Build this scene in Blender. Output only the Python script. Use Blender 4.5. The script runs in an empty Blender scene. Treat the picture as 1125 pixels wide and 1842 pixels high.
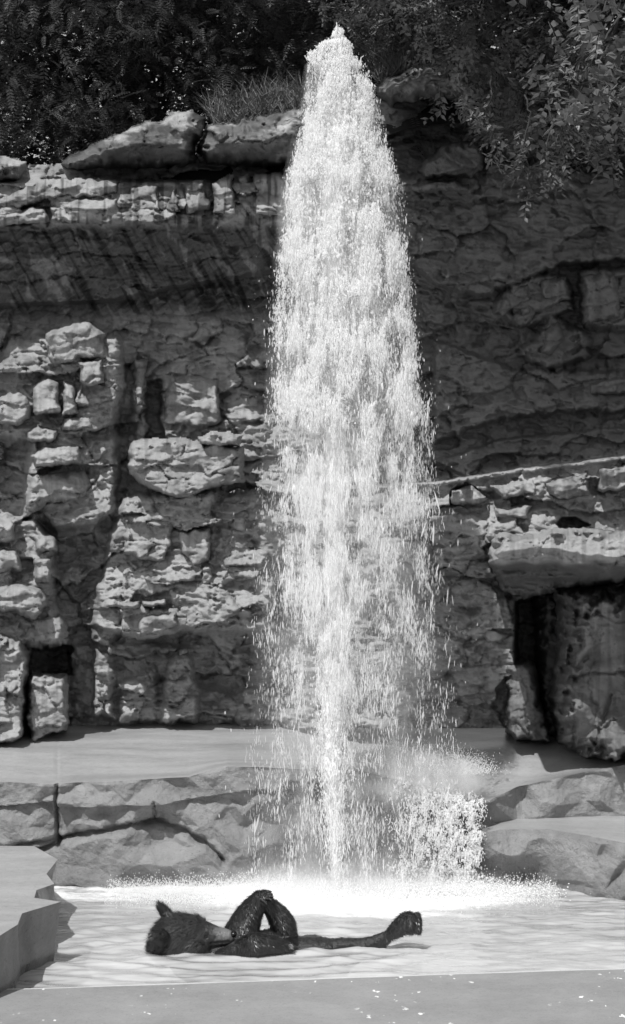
import bpy, math, random
import numpy as np
from mathutils import Vector
random.seed(7); RNG = np.random.default_rng(11)
C = bpy.context.scene.collection
SC = bpy.context.scene
R = math.radians

# ------------------------------------------------------------------ camera, sky, sun, exposure
F, CX, HY, HC = 3450.0, 562.5, 960.0, 2.8          # focal length in photo pixels, centre, horizon row, eye height
cam = bpy.data.cameras.new('camera'); camo = bpy.data.objects.new('camera', cam); C.objects.link(camo)
camo.location = (0, 0, HC); camo.rotation_euler = (R(90), 0, 0)
cam.sensor_fit = 'VERTICAL'; cam.sensor_height = 24.0; cam.sensor_width = 24.0*625/1024
cam.lens = 24.0*F/1842; cam.shift_y = (HY-921)/1842; cam.clip_end = 2000
SC.camera = camo
SUN_EL, SUN_AZ = R(57), math.atan2(-0.89, -0.45)    # direction towards the sun, from the viewer's left and behind
sd = Vector((math.cos(SUN_EL)*math.cos(SUN_AZ), math.cos(SUN_EL)*math.sin(SUN_AZ), math.sin(SUN_EL)))
w = bpy.data.worlds.new('World'); SC.world = w; w.use_nodes = True
wn = w.node_tree.nodes; wl = w.node_tree.links
sky = wn.new('ShaderNodeTexSky'); sky.sky_type = 'NISHITA'; sky.sun_disc = False
sky.sun_elevation = SUN_EL; sky.sun_rotation = math.atan2(sd.x, sd.y)
bw = wn.new('ShaderNodeRGBToBW'); wl.new(sky.outputs[0], bw.inputs[0])
wl.new(bw.outputs[0], wn['Background'].inputs['Color']); wn['Background'].inputs['Strength'].default_value = 0.145
sun = bpy.data.lights.new('sun', 'SUN'); sun.energy = 3.7; sun.angle = R(0.55); sun.color = (1, 1, 1)
suno = bpy.data.objects.new('sun', sun); C.objects.link(suno)
suno.rotation_euler = sd.to_track_quat('Z', 'Y').to_euler(); suno.location = (-8, -8, 20)
SC.view_settings.view_transform = 'Standard'; SC.view_settings.look = 'None'
SC.view_settings.exposure = 0.3; SC.view_settings.gamma = 1.0; SC.view_settings.use_curve_mapping = False
SC.render.engine = 'CYCLES'
SC.cycles.max_bounces = 8; SC.cycles.diffuse_bounces = 7; SC.cycles.transparent_max_bounces = 24
SC.cycles.use_denoising = True; SC.cycles.volume_bounces = 3; SC.cycles.volume_max_steps = 128; SC.cycles.volume_step_rate = 1.5

# ------------------------------------------------------------------ helpers
def P(u, v, Y):
    return ((u-CX)/F*Y, Y, HC+(HY-v)/F*Y)
def sstep(a, b, x):
    t = np.clip((x-a)/(b-a), 0, 1); return t*t*(3-2*t)
def _hash(ix, iy, s):
    n = (ix.astype(np.int64)*374761393 + iy.astype(np.int64)*668265263 + s*1442695041) & 0xffffffff
    n = ((n ^ (n >> 13))*1274126177) & 0xffffffff
    n = ((n ^ (n >> 16))*2246822519) & 0xffffffff
    return ((n ^ (n >> 15)) & 0xffffff)/float(0xffffff)
def perlin(x, y, s=0):
    ix, iy = np.floor(x), np.floor(y); fx, fy = x-ix, y-iy
    u, v = fx*fx*fx*(fx*(fx*6-15)+10), fy*fy*fy*(fy*(fy*6-15)+10)
    def g(a, b):
        h = _hash(ix+a, iy+b, s)*2*np.pi
        return np.cos(h)*(fx-a)+np.sin(h)*(fy-b)
    return 1.5*((g(0,0)*(1-u)+g(1,0)*u)*(1-v)+(g(0,1)*(1-u)+g(1,1)*u)*v)
def fbm(x, y, s=0, o=4, g=0.5):
    r = 0; a = 1.0; f = 1.0; t = 0
    for i in range(o):
        r = r+a*perlin(x*f+i*17.3, y*f-i*9.1, s+i); t += a; a *= g; f *= 2.03
    return r/t*1.4
def trinoise(x, y, s=0):
    """piecewise flat facets: random heights on a lattice, linear over triangles"""
    ix, iy = np.floor(x), np.floor(y); fx, fy = x-ix, y-iy
    h = lambda a, b: _hash(ix+a, iy+b, s)*2-1
    flip = _hash(ix, iy, s+91) > 0.5
    a, b, c, d = h(0,0), h(1,0), h(0,1), h(1,1)
    t1 = np.where(fx+fy < 1, a+(b-a)*fx+(c-a)*fy, d+(c-d)*(1-fx)+(b-d)*(1-fy))
    t2 = np.where(fx > fy, a+(b-a)*fx+(d-b)*fy, a+(d-c)*fx+(c-a)*fy)
    return np.where(flip, t1, t2)
def voronoi(x, y, s=0, jit=0.75, p=4.0):
    """F1, F2, id, offset of the cell centre; p>2 gives squarer, block-like cells"""
    ix, iy = np.floor(x), np.floor(y)
    f1 = np.full(x.shape, 9.0); f2 = f1.copy(); cid = np.zeros(x.shape); ox = np.zeros(x.shape); oy = np.zeros(x.shape)
    for a in (-1, 0, 1):
        for b in (-1, 0, 1):
            cx = ix+a; cy = iy+b
            px = cx+.5+jit*(_hash(cx, cy, s)-.5); py = cy+.5+jit*(_hash(cx, cy, s+7)-.5)
            dx, dy = x-px, y-py
            d = (np.abs(dx)**p+np.abs(dy)**p)**(1/p)
            n = d < f1
            f2 = np.where(n, f1, np.minimum(f2, d))
            cid = np.where(n, _hash(cx, cy, s+3), cid); ox = np.where(n, dx, ox); oy = np.where(n, dy, oy)
            f1 = np.where(n, d, f1)
    return f1, f2, cid, ox, oy
def sdf(poly, U, V):
    """signed distance to a polygon, positive inside"""
    d = np.full(U.shape, 1e9); ins = np.zeros(U.shape, bool); n = len(poly)
    for i in range(n):
        x0, y0 = poly[i]; x1, y1 = poly[(i+1) % n]
        ex, ey = x1-x0, y1-y0; t = np.clip(((U-x0)*ex+(V-y0)*ey)/(ex*ex+ey*ey+1e-9), 0, 1)
        d = np.minimum(d, np.hypot(U-x0-t*ex, V-y0-t*ey))
        if y0 != y1:
            c = ((y0 > V) != (y1 > V)) & (U < (x1-x0)*(V-y0)/(y1-y0)+x0); ins ^= c
    return np.where(ins, d, -d)
def linedist(pts, U, V):
    d = np.full(U.shape, 1e9)
    for (x0, y0), (x1, y1) in zip(pts[:-1], pts[1:]):
        ex, ey = x1-x0, y1-y0; t = np.clip(((U-x0)*ex+(V-y0)*ey)/(ex*ex+ey*ey+1e-9), 0, 1)
        d = np.minimum(d, np.hypot(U-x0-t*ex, V-y0-t*ey))
    return d
def tab(pairs, x):
    a = np.array(pairs, float); return np.interp(x, a[:, 0], a[:, 1])

def mesh(name, verts, faces, mat=None, parent=None, smooth=True, attrs=None, mats=None, fmat=None):
    """one mesh object from arrays; faces (n,3) or (n,4)"""
    verts = np.asarray(verts, np.float32); faces = np.asarray(faces, np.int32)
    me = bpy.data.meshes.new(name); k = faces.shape[1]
    me.vertices.add(len(verts)); me.vertices.foreach_set('co', verts.ravel())
    me.loops.add(faces.size); me.loops.foreach_set('vertex_index', faces.ravel())
    me.polygons.add(len(faces)); me.polygons.foreach_set('loop_start', np.arange(0, faces.size, k, dtype=np.int32))
    me.polygons.foreach_set('use_smooth', np.full(len(faces), bool(smooth)))
    for n_, a_ in (attrs or {}).items():
        at = me.attributes.new(n_, 'FLOAT', 'POINT'); at.data.foreach_set('value', np.asarray(a_, np.float32).ravel())
    for m_ in (mats or ([mat] if mat else [])): me.materials.append(m_)
    if fmat is not None: me.polygons.foreach_set('material_index', np.asarray(fmat, np.int32))
    me.update(calc_edges=True); me.validate()
    o = bpy.data.objects.new(name, me); C.objects.link(o)
    if parent: o.parent = parent
    return o
def tag(o, label=None, cat=None, group=None, kind=None):
    if label: o['label'] = label
    if cat: o['category'] = cat
    if group: o['group'] = group
    if kind: o['kind'] = kind
    return o
def empty(name, label, cat, group=None, loc=(0, 0, 0)):
    o = bpy.data.objects.new(name, None); C.objects.link(o); o.location = loc; o.empty_display_size = .1
    return tag(o, label, cat, group)
def gridfaces(nr, nc):
    i = np.arange(nr-1)[:, None]*nc+np.arange(nc-1)[None]; i = i.ravel()
    return np.stack([i, i+nc, i+nc+1, i+1], 1)
def compact(verts, faces, attrs):
    used = np.unique(faces); rm = np.full(len(verts), -1); rm[used] = np.arange(len(used))
    return verts[used], rm[faces], {k: a.ravel()[used] for k, a in attrs.items()}

# ------------------------------------------------------------------ materials (the photograph is black and white: greys only)
class NT:
    def __init__(s, name):
        s.m = bpy.data.materials.new(name); s.m.use_nodes = True; s.t = s.m.node_tree; s.n = s.t.nodes
        s.b = s.n['Principled BSDF']; s.out = s.n['Material Output']
    def new(s, k, **kw):
        n = s.n.new(k)
        for a, v in kw.items(): setattr(n, a, v)
        return n
    def link(s, a, b): s.t.links.new(a, b)
    def coord(s, scale=(1, 1, 1), rot=(0, 0, 0)):
        g = s.new('ShaderNodeNewGeometry'); m = s.new('ShaderNodeMapping')
        m.inputs['Scale'].default_value = scale; m.inputs['Rotation'].default_value = rot
        s.link(g.outputs['Position'], m.inputs[0]); return m.outputs[0]
    def noise(s, scale, detail=6, rough=.6, vec=None, dist=0):
        n = s.new('ShaderNodeTexNoise'); n.inputs['Scale'].default_value = scale; n.inputs['Detail'].default_value = detail
        n.inputs['Roughness'].default_value = rough; n.inputs['Distortion'].default_value = dist
        s.link(vec if vec is not None else s.coord(), n.inputs['Vector']); return n.outputs[0]
    def vor(s, scale, vec=None, feature='F1'):
        n = s.new('ShaderNodeTexVoronoi'); n.feature = feature; n.inputs['Scale'].default_value = scale
        s.link(vec if vec is not None else s.coord(), n.inputs['Vector']); return n.outputs[0]
    def ramp(s, x, pts):
        r = s.new('ShaderNodeValToRGB'); e = r.color_ramp.elements
        while len(e) < len(pts): e.new(.5)
        for q, (p, v) in zip(e, pts): q.position = p; q.color = (v, v, v, 1)
        s.link(x, r.inputs[0]); return r.outputs[0]
    def math(s, op, a, b=None, clamp=False):
        n = s.new('ShaderNodeMath', operation=op); n.use_clamp = clamp
        for i, q in enumerate((a, b)):
            if q is None: continue
            if isinstance(q, (int, float)): n.inputs[i].default_value = q
            else: s.link(q, n.inputs[i])
        return n.outputs[0]
    def attr(s, name):
        n = s.new('ShaderNodeAttribute'); n.attribute_name = name; return n.outputs['Fac']
    def bump(s, h, strength=.5, dist=.02, prev=None):
        n = s.new('ShaderNodeBump'); n.inputs['Strength'].default_value = strength; n.inputs['Distance'].default_value = dist
        s.link(h, n.inputs['Height'])
        if prev: s.link(prev, n.inputs['Normal'])
        return n.outputs[0]

def rock_material(name, lo, hi, wet_shade_dark=.45, rough=.85, bump=.6, spots=.5):
    """stone: cloudy tone, dark lichen pits, mesh mask of streaky stains and painted shade, fine relief"""
    t = NT(name)
    big = t.noise(1.3, 5, .65); mid = t.noise(7, 8, .7); vert = t.noise(2.2, 6, .6, t.coord((3.2, 3.2, .5)))
    c = t.math('ADD', t.math('MULTIPLY', big, .4), t.math('ADD', t.math('MULTIPLY', mid, .4), t.math('MULTIPLY', vert, .35)))
    base = t.ramp(c, [(.38, lo), (.52, (lo+hi)/2), (.72, hi)])
    pit = t.ramp(t.noise(26, 5, .7), [(.30, spots), (.42, 1.0)])
    st = t.attr('stain_shade'); k = t.math('SUBTRACT', 1.0, t.math('MULTIPLY', st, 1-wet_shade_dark))
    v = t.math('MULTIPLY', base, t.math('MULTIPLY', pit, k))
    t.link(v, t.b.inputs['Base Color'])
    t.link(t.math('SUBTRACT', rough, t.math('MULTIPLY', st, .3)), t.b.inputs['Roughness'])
    h1 = t.noise(16, 9, .72); h2 = t.noise(75, 4, .7); h3 = t.ramp(t.vor(22, t.coord((1, 1, 2.2))), [(.0, 0), (.25, 1)])
    n = t.bump(h1, bump*.7, .04); n = t.bump(h3, bump*.25, .012, n); n = t.bump(h2, bump*.5, .006, n)
    t.link(n, t.b.inputs['Normal']); t.b.inputs['Specular IOR Level'].default_value = .25
    return t.m
M_ROCK = rock_material('limestone', .17, .35, .32)
M_ROCKD = rock_material('shaded_limestone', .07, .20, .5, .7)  # darker limestone copy: shade of the right wall and den painted into its tone
M_CAP = rock_material('weathered_capstone', .15, .42, .22, bump=.5)
M_CONC = rock_material('cast_concrete_rock', .16, .29, .55, .6, 1.2, .6)

def flat_material(name, lo, hi, scale, rough=.5, stretch=(1, 1, 1), bump=.2, specks=False):
    t = NT(name)
    a = t.noise(scale, 8, .65, t.coord(stretch)); b = t.noise(scale*9, 4, .6)
    c = t.ramp(t.math('ADD', t.math('MULTIPLY', a, .7), t.math('MULTIPLY', b, .3)), [(.36, lo), (.62, hi)])
    gr = t.ramp(t.noise(scale*30, 3, .7), [(.3, .72), (.45, 1)]); c = t.math('MULTIPLY', c, gr)
    if specks:
        s1 = t.math('MULTIPLY', t.ramp(t.noise(20, 2, .5, t.coord((1, .5, 1))), [(.68, 0), (.70, 1)]), t.ramp(t.noise(1.3, 2, .5), [(.48, 0), (.55, 1)]))
        mx = t.new('ShaderNodeMix', data_type='RGBA'); t.link(s1, mx.inputs[0]); t.link(c, mx.inputs[6]); mx.inputs[7].default_value = (.75, .75, .75, 1)
        c = mx.outputs[2]
    dk = t.math('SUBTRACT', 1.0, t.math('MULTIPLY', t.attr('damp_shade'), .6)); c = t.math('MULTIPLY', c, dk) if not specks else c
    t.link(c, t.b.inputs['Base Color']); t.b.inputs['Roughness'].default_value = rough
    t.link(t.bump(gr, bump, .004, t.bump(b, bump, .01, t.bump(a, bump, .03))), t.b.inputs['Normal'])
    return t.m
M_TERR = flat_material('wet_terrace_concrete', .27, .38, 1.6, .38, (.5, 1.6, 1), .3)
M_RIM = flat_material('pool_rim_concrete', .22, .28, 2.2, .55, (1, 1, 1), .2, True)
M_COPE = flat_material('wet_pale_coping', .5, .6, 3, .35)
M_SOIL = flat_material('dark_soil', .015, .04, 2, .95)
M_GROUND = flat_material('dry_ground', .06, .12, 1, .95)

def simple(name, v, rough=.5, spec=.5, transl=0, sub=0):
    t = NT(name); t.b.inputs['Base Color'].default_value = (v, v, v, 1); t.b.inputs['Roughness'].default_value = rough
    t.b.inputs['Specular IOR Level'].default_value = spec
    if transl:
        tr = t.new('ShaderNodeBsdfTranslucent'); tr.inputs[0].default_value = (v, v, v, 1)
        mx = t.new('ShaderNodeMixShader'); mx.inputs[0].default_value = transl
        t.link(t.b.outputs[0], mx.inputs[1]); t.link(tr.outputs[0], mx.inputs[2]); t.link(mx.outputs[0], t.out.inputs[0])
    return t.m
M_DROP = simple('aerated_water', .97, .6, .12, .5)
_t = M_DROP.node_tree; _o = _t.nodes['Material Output']; _s = _o.inputs[0].links[0].from_socket
_m = _t.nodes.new('ShaderNodeMixShader'); _m.inputs[0].default_value = .38; _c = _t.nodes.new('ShaderNodeBsdfTransparent')
_t.links.new(_s, _m.inputs[1]); _t.links.new(_c.outputs[0], _m.inputs[2]); _t.links.new(_m.outputs[0], _o.inputs[0])
M_FOAM = simple('white_foam', .9, .5, .4, .2)
def leaf_material(name, lo, hi):
    t = NT(name); v = t.ramp(t.noise(3.1, 3, .6), [(.35, lo), (.65, hi)])
    t.link(v, t.b.inputs['Base Color']); t.b.inputs['Roughness'].default_value = .42
    tr = t.new('ShaderNodeBsdfTranslucent'); t.link(v, tr.inputs[0])
    mx = t.new('ShaderNodeMixShader'); mx.inputs[0].default_value = .35
    t.link(t.b.outputs[0], mx.inputs[1]); t.link(tr.outputs[0], mx.inputs[2]); t.link(mx.outputs[0], t.out.inputs[0])
    return t.m
M_LEAF = leaf_material('dull_leaf', .035, .12)
M_LEAFB = leaf_material('bright_leaf', .07, .24)
M_BARK = simple('bark', .05, .9, .2)
M_GRASS = leaf_material('dry_grass', .05, .14)

def water_material():
    t = NT('milky_pool_water')
    w1 = t.noise(2.0, 6, .6, t.coord((.5, 1.5, 1)), .4); w2 = t.noise(7, 5, .6, t.coord((.6, 1.8, 1)), .6)
    foam = t.attr('foam'); fn = t.noise(9, 8, .75)
    f = t.math('ADD', foam, t.math('MULTIPLY', t.math('SUBTRACT', fn, .5), .7))
    fr = t.ramp(f, [(.28, 0), (1.05, 1)])
    base = t.ramp(t.math('ADD', t.math('MULTIPLY', w1, .7), t.math('MULTIPLY', w2, .3)), [(.35, .56), (.65, .78)])
    mx = t.new('ShaderNodeMix', data_type='RGBA'); t.link(fr, mx.inputs[0]); t.link(base, mx.inputs[6]); mx.inputs[7].default_value = (.84, .84, .84, 1)
    t.link(mx.outputs[2], t.b.inputs['Base Color']); t.b.inputs['IOR'].default_value = 1.33
    t.link(t.ramp(fr, [(0, .06), (1, .6)]), t.b.inputs['Roughness'])
    t.link(t.bump(w2, .12, .02, t.bump(w1, .15, .04)), t.b.inputs['Normal'])
    t.b.inputs['Coat Weight'].default_value = .7; t.b.inputs['Coat Roughness'].default_value = .03; t.b.inputs['Coat IOR'].default_value = 1.4
    c = t.new('ShaderNodeBsdfTransparent'); ms = t.new('ShaderNodeMixShader'); t.link(t.ramp(fr, [(0, .32), (.5, 0)]), ms.inputs[0])
    t.link(t.b.outputs[0], ms.inputs[1]); t.link(c.outputs[0], ms.inputs[2]); t.link(ms.outputs[0], t.out.inputs[0])
    return t.m
M_WATER = water_material()

# ------------------------------------------------------------------ rock relief
def rocktex(U, V, s, cw=64, ch=34, amp=.10, crack=.09, fine=.03):
    """blocky, bedded stone: offset blocks, tilted faces, cracks at their joints, rough grain (metres)"""
    wu = fbm(U/70, V/70, s+50, 4)*24; wv = fbm(U/90+9, V/60, s+60, 4)*14
    u, v = U+wu, V+wv+.04*U
    f1, f2, c, ox, oy = voronoi(u/cw, v/ch, s, .85)
    g1, g2, c2, px, py = voronoi(u/(cw*.4)+3, v/(ch*.42), s+5, .9)
    mk = sstep(-.05, .3, fbm(U/55, V/40, s+66, 3)); mk2 = sstep(.05, .35, fbm(U/40, V/30, s+67, 3))
    e = f2-f1; e2 = g2-g1
    h = amp*(2.0*(c-.5)+.8*ox*(2*_hash(np.floor(c*9999), np.floor(c*77), 5)-1)+1.1*oy)
    h = h-crack*mk*np.exp(-(e/.06)**2)
    h = h+mk2*(amp*.7*(c2-.5)+amp*.35*py-crack*.3*np.exp(-(e2/.10)**2))
    bed = fbm(U/170, (V+wv)/10, s+70, 4, .6); h = h+amp*.35*bed*(1-.5*mk2)
    h = h+fine*fbm(U/24, V/16, s+80, 4, .5)+amp*1.0*fbm(U/110, V/80, s+90, 4)
    pit = sstep(.33, .6, fbm(U/11, V/7, s+95, 3)); h = h-.022*pit*mk
    return h
YB = 18.6
def addfeat(h, U, V, poly, hv, soft, s=1, warp=7, mode='max'):
    d = sdf(poly, U+warp*fbm(U/28, V/28, s+200, 3), V+warp*fbm(U/28+5, V/28, s+210, 3))
    k = sstep(-soft*.4, soft, d); k = 1-(1-k)**1.6
    t = h*(1-k)+hv*k
    return np.maximum(h, t) if mode == 'max' else t

def cliff_height(U, V):
    sh = tab([(-300, 8), (0, 0), (200, -7), (330, -35), (500, -62), (600, -70)], U)
    v2 = V-sh*sstep(400, 480, V)*(1-sstep(600, 680, V))
    left = tab([(200, .1), (310, .25), (322, .3), (330, 1.0), (350, 1.12), (395, 1.18), (410, 1.08), (460, .85), (520, .64), (545, .54), (553, .24), (600, .22), (780, .3), (900, .4), (1130, .5), (1155, .28), (1300, .3)], v2)
    right = tab([(100, .1), (240, .2), (330, .45), (350, .4), (450, .3), (600, .25), (740, .2), (860, .1), (1300, .1)], V)
    k = sstep(590, 690, U); h = left*(1-k)+right*k
    A = lambda poly, hv, soft, s=1, warp=7, mode='max': addfeat(h, U, V, poly, hv, soft, s, warp, mode)
    h = A([(0,650),(25,610),(85,605),(150,582),(215,604),(225,680),(212,760),(215,850),(205,935),(120,955),(40,930),(50,800),(0,790),(-120,780),(-200,650)], .88, 16, 3)
    h = A([(225,890),(470,880),(500,1000),(490,1135),(200,1140),(165,1125),(175,1060),(200,960)], .95, 12, 4)
    h = A([(300,640),(440,600),(480,760),(290,770)], .36, 12, 5)
    h = A([(235,700),(262,690),(268,790),(240,795)], .42, 8, 6)
    h = A([(262,690),(292,690),(292,790),(262,795)], -.15, 6, 7, 12, 'set')
    h = A([(170,1110),(215,925),(230,925),(205,1110),(205,1290),(165,1290)], .72, 12, 8)
    h = A([(-300,925),(60,930),(100,975),(95,1080),(128,1150),(120,1165),(-300,1165)], 1.15, 16, 9)
    h = A([(135,1160),(210,1150),(340,1160),(345,1180),(350,1300),(130,1300)], .38, 12, 10)
    h = A([(215,1225),(280,1200),(290,1300),(215,1300)], .55, 12, 12)
    h = A([(350,1230),(420,1240),(620,1230),(640,1300),(350,1300)], .5, 16, 13)
    h = A([(300,1190),(325,1170),(345,1180),(358,1240),(355,1300),(285,1300)], .75, 12, 14)
    h = A([(55,1162),(125,1165),(128,1215),(50,1215)], -.7, 6, 11, 10, 'set')
    # right-hand upper wall
    h = A([(700,335),(800,300),(950,290),(1125,315),(1500,300),(1500,455),(1125,468),(1000,478),(885,535),(790,520),(735,470)], .72, 9, 20)
    h = A([(888,562),(905,520),(955,497),(1020,490),(1034,560),(980,575),(940,590)], .62, 9, 21)
    h = A([(1040,485),(1160,480),(1180,600),(1050,590)], .66, 12, 22)
    h = A([(930,640),(990,565),(1060,600),(1062,640),(1000,668)], .6, 12, 23)
    h = A([(780,800),(870,762),(960,745),(1125,738),(1500,730),(1500,655),(1125,668),(930,665),(780,610)], .52, 7, 24)
    h = A([(840,860),(1500,800),(1500,760),(1080,770),(900,790),(780,830)], .30, 6, 25, 4)
    # right-hand lower tier
    top = tab([(560, 880), (640, 871), (800, 862), (870, 850), (950, 838), (1040, 828), (1125, 815), (1500, 775)], U)
    d = V-top-2*fbm(U/22, V/30, 40, 3); tier = 1.42+.10*sstep(10, 16, d)*0-.10*sstep(9, 13, d)*(1-sstep(16, 40, d))+.10*sstep(55, 110, d)
    tier = tier-.07*sstep(0, 10, V-1030-6*fbm(U/50, V/50, 41))+.12*trinoise(U/95+.03*V/30, V/75, 42)+.05*trinoise(U/37, V/30, 43)
    kk = sstep(0, 5, d)*sstep(460, 640, U); h = h*(1-kk)+tier*kk
    # mouth of the cave behind the pillars
    h = A([(928,1082),(1000,1060),(1300,1050),(1300,1400),(985,1400),(925,1330)], -.6, 8, 44, 3, 'set')
    h = A([(1000,942),(1010,930),(1035,930),(1062,945),(1040,952),(1010,952)], .9, 4, 45, 1, 'set')
    return h
def streaks(U, V, s, a=0):
    """mask of run-down stains: long in the direction of flow"""
    q = U+a*V
    n = fbm(q/13, V/150, s, 4)+.5*fbm(q/42, V/260, s+4, 3)
    return sstep(.02, .38, n)
step = 2.0
us = np.arange(-260, 1386, step); vs = np.arange(120, 1312, step)
U, V = np.meshgrid(us, vs)
h = cliff_height(U, V)
rt = rocktex(U, V, 100, 84, 56, .12, .06, .03)*(1-.35*sstep(640, 760, U)*(V < 860))
rt2 = rocktex(U, V, 140, 130, 22, .09, .05, .03)
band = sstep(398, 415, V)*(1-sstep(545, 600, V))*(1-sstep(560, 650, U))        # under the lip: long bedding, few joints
smoothw = (sstep(770, 800, V)*0+1)
h = h+rt*(1-band)+band*(rt2*.7+.05*fbm((U*.9-V)/60, (U+V*1.2)/18, 150, 4))
cavity = np.minimum(h, 0.4)
h = h+.06*trinoise(U/44+.3*V/44, V/34, 161)*(1-band)
h = h-.05*sstep(.15, .4, fbm(U/34, V/18, 160, 3))*(1-band)
stain_shade = streaks(U, V, 300)*sstep(300, 330, V)*(1-sstep(480, 600, V))*sstep(180, 260, U)*(1-sstep(560, 640, U))
stain_shade = np.maximum(stain_shade, band*(.85+.3*streaks(U, V, 320, -.55)-.6*sstep(.15, .5, fbm((U-.5*V+14*fbm(U/40, V/40, 326, 3))/30, V/110, 325, 4)))*1.15)  # shade under the lip painted in, broken up by streaks
stain_shade = np.maximum(stain_shade, .75*sstep(640, 760, U)*(1-sstep(-6, 6, V-tab([(560, 880), (950, 838), (1125, 815), (1500, 775)], U))))  # upper right wall darkened evenly: tree shade painted into the colour
stain_shade = np.maximum(stain_shade, .5*sstep(.0, .5, fbm(U/60, V/40, 330, 4)))
YY = YB-h
X, Y, Z = P(U, V, YY)
verts = np.stack([X, YY, Z], -1).reshape(-1, 3)
topv = tab([(-300, 298), (100, 296), (400, 280), (540, 240), (700, 165), (850, 150), (1400, 120)], U)
keep = (V >= topv-2)
fc = gridfaces(*U.shape); fc = fc[keep.ravel()[fc].all(1)]
vv, fc, at = compact(verts, fc, {'stain_shade': stain_shade})
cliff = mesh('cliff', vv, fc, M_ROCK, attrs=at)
tag(cliff, 'tall bedded limestone cliff behind the fountain', kind='structure')

def stone(name, poly, yf, yb, bevel=9, s=1, mat=None, parent=None, amp=.05, crack=.04, fine=.022, cw=60, ch=30, tilt=0, under=0, warp=5, stainv=.3, facet=0, fcell=70, step=2.0, topround=1.0, extra=None, cracks=(), shadefn=None):  # stainv: strength of stains, on capstones also of the painted front shade
    """a stone whose front stands at distance yf and whose rim runs back to yb; outline in photo pixels"""
    a = np.array(poly, float); u0, v0 = a.min(0)-8; u1, v1 = a.max(0)+8
    U, V = np.meshgrid(np.arange(u0, u1+step, step), np.arange(v0, v1+step, step))
    d = sdf(poly, U+warp*fbm(U/26, V/26, s*7+1, 3), V+warp*fbm(U/26+7, V/22, s*7+2, 3))
    tt = (V-v0)/(v1-v0)
    bev = bevel*.75*(1.0+topround*(1-tt))*(1+.5*fbm(U/18, V/18, s*3+9, 2))
    k = np.clip(d/bev, 0, 1); prof = 1-(1-k)**2.0
    hh = (yb-yf)*prof
    hh = hh+sstep(0, 1, k)*(rocktex(U, V, s*13+400, cw, ch, amp, crack, fine)+tilt*(tt-.5)-under*sstep(.55, 1, tt))
    if facet: hh = hh+sstep(0, 1, k)*facet*(trinoise(U/fcell+.2*V/fcell, V/(fcell*.8), s+500)+.4*trinoise(U/fcell*2.3, V/fcell*2.6, s+501))
    for line, wd, dp in cracks: hh = hh-dp*np.exp(-(linedist(line, U+3*fbm(U/15, V/15, 77, 2), V+4*fbm(U/20, V/20, 78, 2))/wd)**2)
    if extra is not None: hh = hh+extra(U, V)*sstep(0, 1, k)
    Yc = yb-hh
    X, Y, Z = P(U, V, Yc)
    st = stainv*(.4*sstep(-.2, .5, fbm(U/40, V/30, s+600, 4))+(streaks(U, V, s+640) if mat is not M_CAP else 1.1*sstep(-.45, .0, fbm(U/60, V/25, s+650, 4)+1.2*(tt-.38))))  # capstones also carry painted front shade, darker towards the bottom
    if shadefn is not None: st = np.maximum(st, shadefn(U, V))
    fc = gridfaces(*U.shape); kp = d > -.5; fc = fc[kp.ravel()[fc].all(1)]
    if not len(fc): return None
    vv, fc, at = compact(np.stack([X, Yc, Z], -1).reshape(-1, 3), fc, {'stain_shade': np.clip(st, 0, 1)})
    return mesh(name, vv, fc, mat or M_ROCK, parent, attrs=at)
def block(poly, hf, hb, s, **k):
    if min(p[1] for p in poly) < 850 and max(p[0] for p in poly) < 250 and min(p[1] for p in poly) > 560: hf += .10; hb += .25
    return stone('rock_block', poly, YB-hf, YB-hb, s=s, parent=cliff, **k)
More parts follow.
